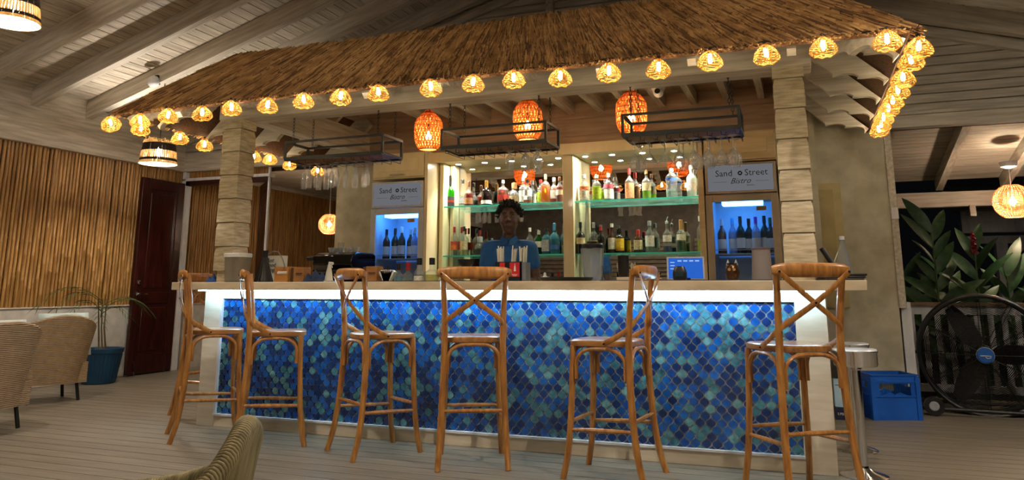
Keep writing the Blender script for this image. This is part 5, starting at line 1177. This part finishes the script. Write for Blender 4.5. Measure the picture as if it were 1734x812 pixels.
t = thing('shrink_wrap', 'clear plastic wrapped bottle pack on top of the pale blue carton', 'pack', (4.87, 2.2, .328)); MB().taper((0, 0, 0), (.2, .2), (.15, .15), .16).build('wrap', GLASS('plastic wrap', (.8, .8, .8), gloss=.2, frost=.3, frost_c=S(120, 116, 110)), t)
for k in range(4): MB().lathe([(.03, 0), (.032, .09), (.012, .14), (.012, .155)], 10).build('wrapped_bottle', BLACKPLASTIC, t, (-.045+.09*(k % 2), -.045+.09*(k//2), .001))
# globe rattan lamp in the porch
GLOBE = M('globe rattan', S(252, 196, 140), S(236, 166, 104), rough=.6, scale=30, transl=.5)
t = thing('globe_pendant', 'round woven globe lamp glowing under the porch ceiling', 'pendant lamp', (6.73, 4.2, 1.965)); q = MB(); RG = .185
for k in range(25):
    zz = -.88*RG+k*(1.78*RG/24); r_ = math.sqrt(max(.0004, RG*RG-zz*zz)); ph = (k % 2)*PI/26
    q.tube([((r_+.002*math.cos(26*a_+ph*26))*math.cos(a_), (r_+.002*math.cos(26*a_+ph*26))*math.sin(a_), zz) for a_ in [2*PI*j/52 for j in range(52)]], .0040, 4, closed=True)
for k in range(30):
    a_ = 2*PI*k/30; q.tube([(math.sqrt(max(.0004, RG*RG-z_*z_))*math.cos(a_)*.995, math.sqrt(max(.0004, RG*RG-z_*z_))*math.sin(a_)*.995, z_) for z_ in [RG*(-.88+1.78*i/10) for i in range(11)]], .0036, 4, caps=False)
q.build('woven_globe', GLOBE, t, smooth=0); link('bulb', MB().lathe([(.004, .05), (.024, .03), (.036, 0), (.026, -.03), (.004, -.045)], 14).mesh('bulb', EMIT('globe bulb', (1, .80, .56), K_GLOBE)), t)
MB().tube([(0, 0, .05), (0, 0, .36)], .004, 6).build('cord', WHITEPAINT, t); MB().lathe([(.03, .35), (.075, .37), (.085, .41), (.085, .42)], 20).build('canopy', WHITEPAINT, t)
# round lamp far down the passage
t = thing('globe_pendant', 'round woven globe lamp glowing far down the bamboo passage', 'pendant lamp', (-1.70, 4.2, 1.97)); t.scale = (.82, .82, .82); MB2 = bpy.data.objects['woven_globe'].data; link('woven_globe', MB2, t); link('bulb', bpy.data.objects['bulb'].data if False else t.children[0].data if False else MB().lathe([(.004, .05), (.024, .03), (.036, 0), (.026, -.03), (.004, -.045)], 14).mesh('bulb', MATS['globe bulb']), t); MB().tube([(0, 0, .05), (0, 0, .91)], .004, 6).build('cord', WHITEPAINT, t)

# garden plants beyond the railing
LEAF = M('ginger leaf', S(50, 88, 48), S(28, 58, 32), rough=.45, scale=12, rnd=.25); STEMG = M('green stem', S(84, 104, 52), S(60, 80, 36), rough=.6)
def leaf_mesh(L, W):
    v = []; f = []; n = 7
    for i in range(n+1):
        u = i/n; w = W*math.sin(PI*min(1, u*.96+.04))**.75*(1-.25*u); x = L*u; z = -.22*L*u*u
        v += [(x, -w, z+w*.25), (x, 0, z), (x, w, z+w*.25)]
    for i in range(n): a = 3*i; f += [(a, a+3, a+4, a+1), (a+1, a+4, a+5, a+2)]
    k = len(v); v += [(x, y, z-.0015) for x, y, z in v]; f += [tuple(k+i for i in reversed(q)) for q in f]
    me = MB().add(v, f).mesh('leaf', LEAF, 60); return me
lms = [leaf_mesh(.42, .07), leaf_mesh(.5, .078), leaf_mesh(.34, .06)]
random.seed(77)
def ginger(x, y, h, label, flower=False, lean=0, n=13, group=None):
    t = thing('ginger_plant', label, 'plant', (x, y, -.3), 0, group)
    MB().tube([(0, 0, 0), (lean*.3, 0, h*.5), (lean, 0, h)], [.014, .011, .006], 7).build('stem', STEMG, t)
    for k in range(n):
        u = .38+.62*k/(n-1); a = (0 if k % 2 else PI)+random.uniform(-.5, .5); e = math.radians(18+48*u+random.uniform(-8, 8)); o = link('leaf', random.choice(lms), t, (lean*u*u, 0, h*u))
        o.rotation_euler = ((1.0 if k % 2 else -1.0)+random.uniform(-.35, .35), -e, a); sc_ = 1.05-.3*abs(u-.6); o.scale = (sc_, sc_, sc_)
    if flower:
        fq = MB()
        for k in range(26): a = k*2.4; z_ = h-.02+k*.008; rr = .026*(1-k/32); fq.obox((lean+rr*math.cos(a), rr*math.sin(a), z_), (.022, .016, .03), Matrix.Rotation(a, 3, 'Z') @ Matrix.Rotation(.6, 3, 'Y'))
        fq.build('flower_spike', M('red ginger bract', S(150, 20, 40), S(110, 12, 30), rough=.5), t)
ginger(5.92, 4.0, 1.95, 'tall ginger plant with broad leaves rising beside the corner post', n=15)
ginger(6.30, 4.05, 1.75, 'ginger plant carrying a red flower spike beyond the railing', True, n=12)
ginger(6.62, 4.3, 1.5, 'low leafy ginger plant behind the top of the drum fan', n=12)
ginger(7.0, 4.1, 1.55, 'leafy ginger plant under the globe lamp', n=12)
ginger(5.65, 4.4, 1.35, 'short ginger plant tight against the wall corner', n=10)
ginger(6.15, 4.8, 1.5, 'ginger plant in the shade behind the red flowered one', n=10)
ginger(7.5, 4.4, 1.7, 'ginger plant at the far end of the planting bed', n=11)
ub = MB()
for k in range(420):
    x = random.uniform(5.5, 8.8); y = random.uniform(3.75, 4.7); z = random.uniform(-.3, .55); a = random.random()*6.28; e = random.uniform(-.3, 1.2); L = random.uniform(.1, .24); w = random.uniform(.008, .02)
    d = Vector((math.cos(a)*math.cos(e), math.sin(a)*math.cos(e), math.sin(e))); s_ = d.cross(Vector((0, 0, 1))).normalized()*w; p = Vector((x, y, z)); ub.add([p, p+d*L*.5+s_, p+d*L, p+d*L*.5-s_, p+d*L*.5+Vector((0, 0, -.003))], [(0, 1, 2, 3), (0, 3, 4), (3, 2, 4), (2, 1, 4), (1, 0, 4)])
tag(ub.build('undergrowth', LEAF, smooth=0), 'dense low green undergrowth seen through the railing slats', 'undergrowth', kind='stuff')
t = thing('garden_spotlight', 'small garden spotlight hidden among the undergrowth behind the railing', 'garden light', (5.95, 4.3, -.3)); MB().lathe([(.02, 0), (.02, .12), (.05, .14), (.055, .2), (.05, .2)], 14).build('housing', BLACKMETAL, t); MB().lathe([(.048, .196), (.0, .199)], 14).build('lens', EMIT('garden lens', (.6, 1.0, .9), 25), t)
# neighbouring white pavilion
t = thing('neighbour_pavilion', 'white posted pavilion in the dark garden beyond the plants', 'building', (8.6, 9.2, -.3)); 
MB().box(-1.5, 2.5, -.1, .1, 2.25, 2.6).build('fascia', WHITEPAINT, t); MB().box(-1.5, 2.5, -.05, .05, 2.08, 2.2).build('lower_beam', WHITEPAINT, t)
for xx in (-1.05, .1, 1.3): MB().box(xx, xx+.16, -.1, .1, 0, 2.1).build('post', WHITEPAINT, t); MB().bar((xx+.08, 0, 1.7), (xx+.45, 0, 2.1), .06, .08).build('brace', WHITEPAINT, t)
MB().prism([(-.6, 2.6), (.1, 2.6), (1.5, 3.6), (1.4, 3.7)], -1.6, 2.6, 'x').build('roof', WHITEWOOD_X, t)
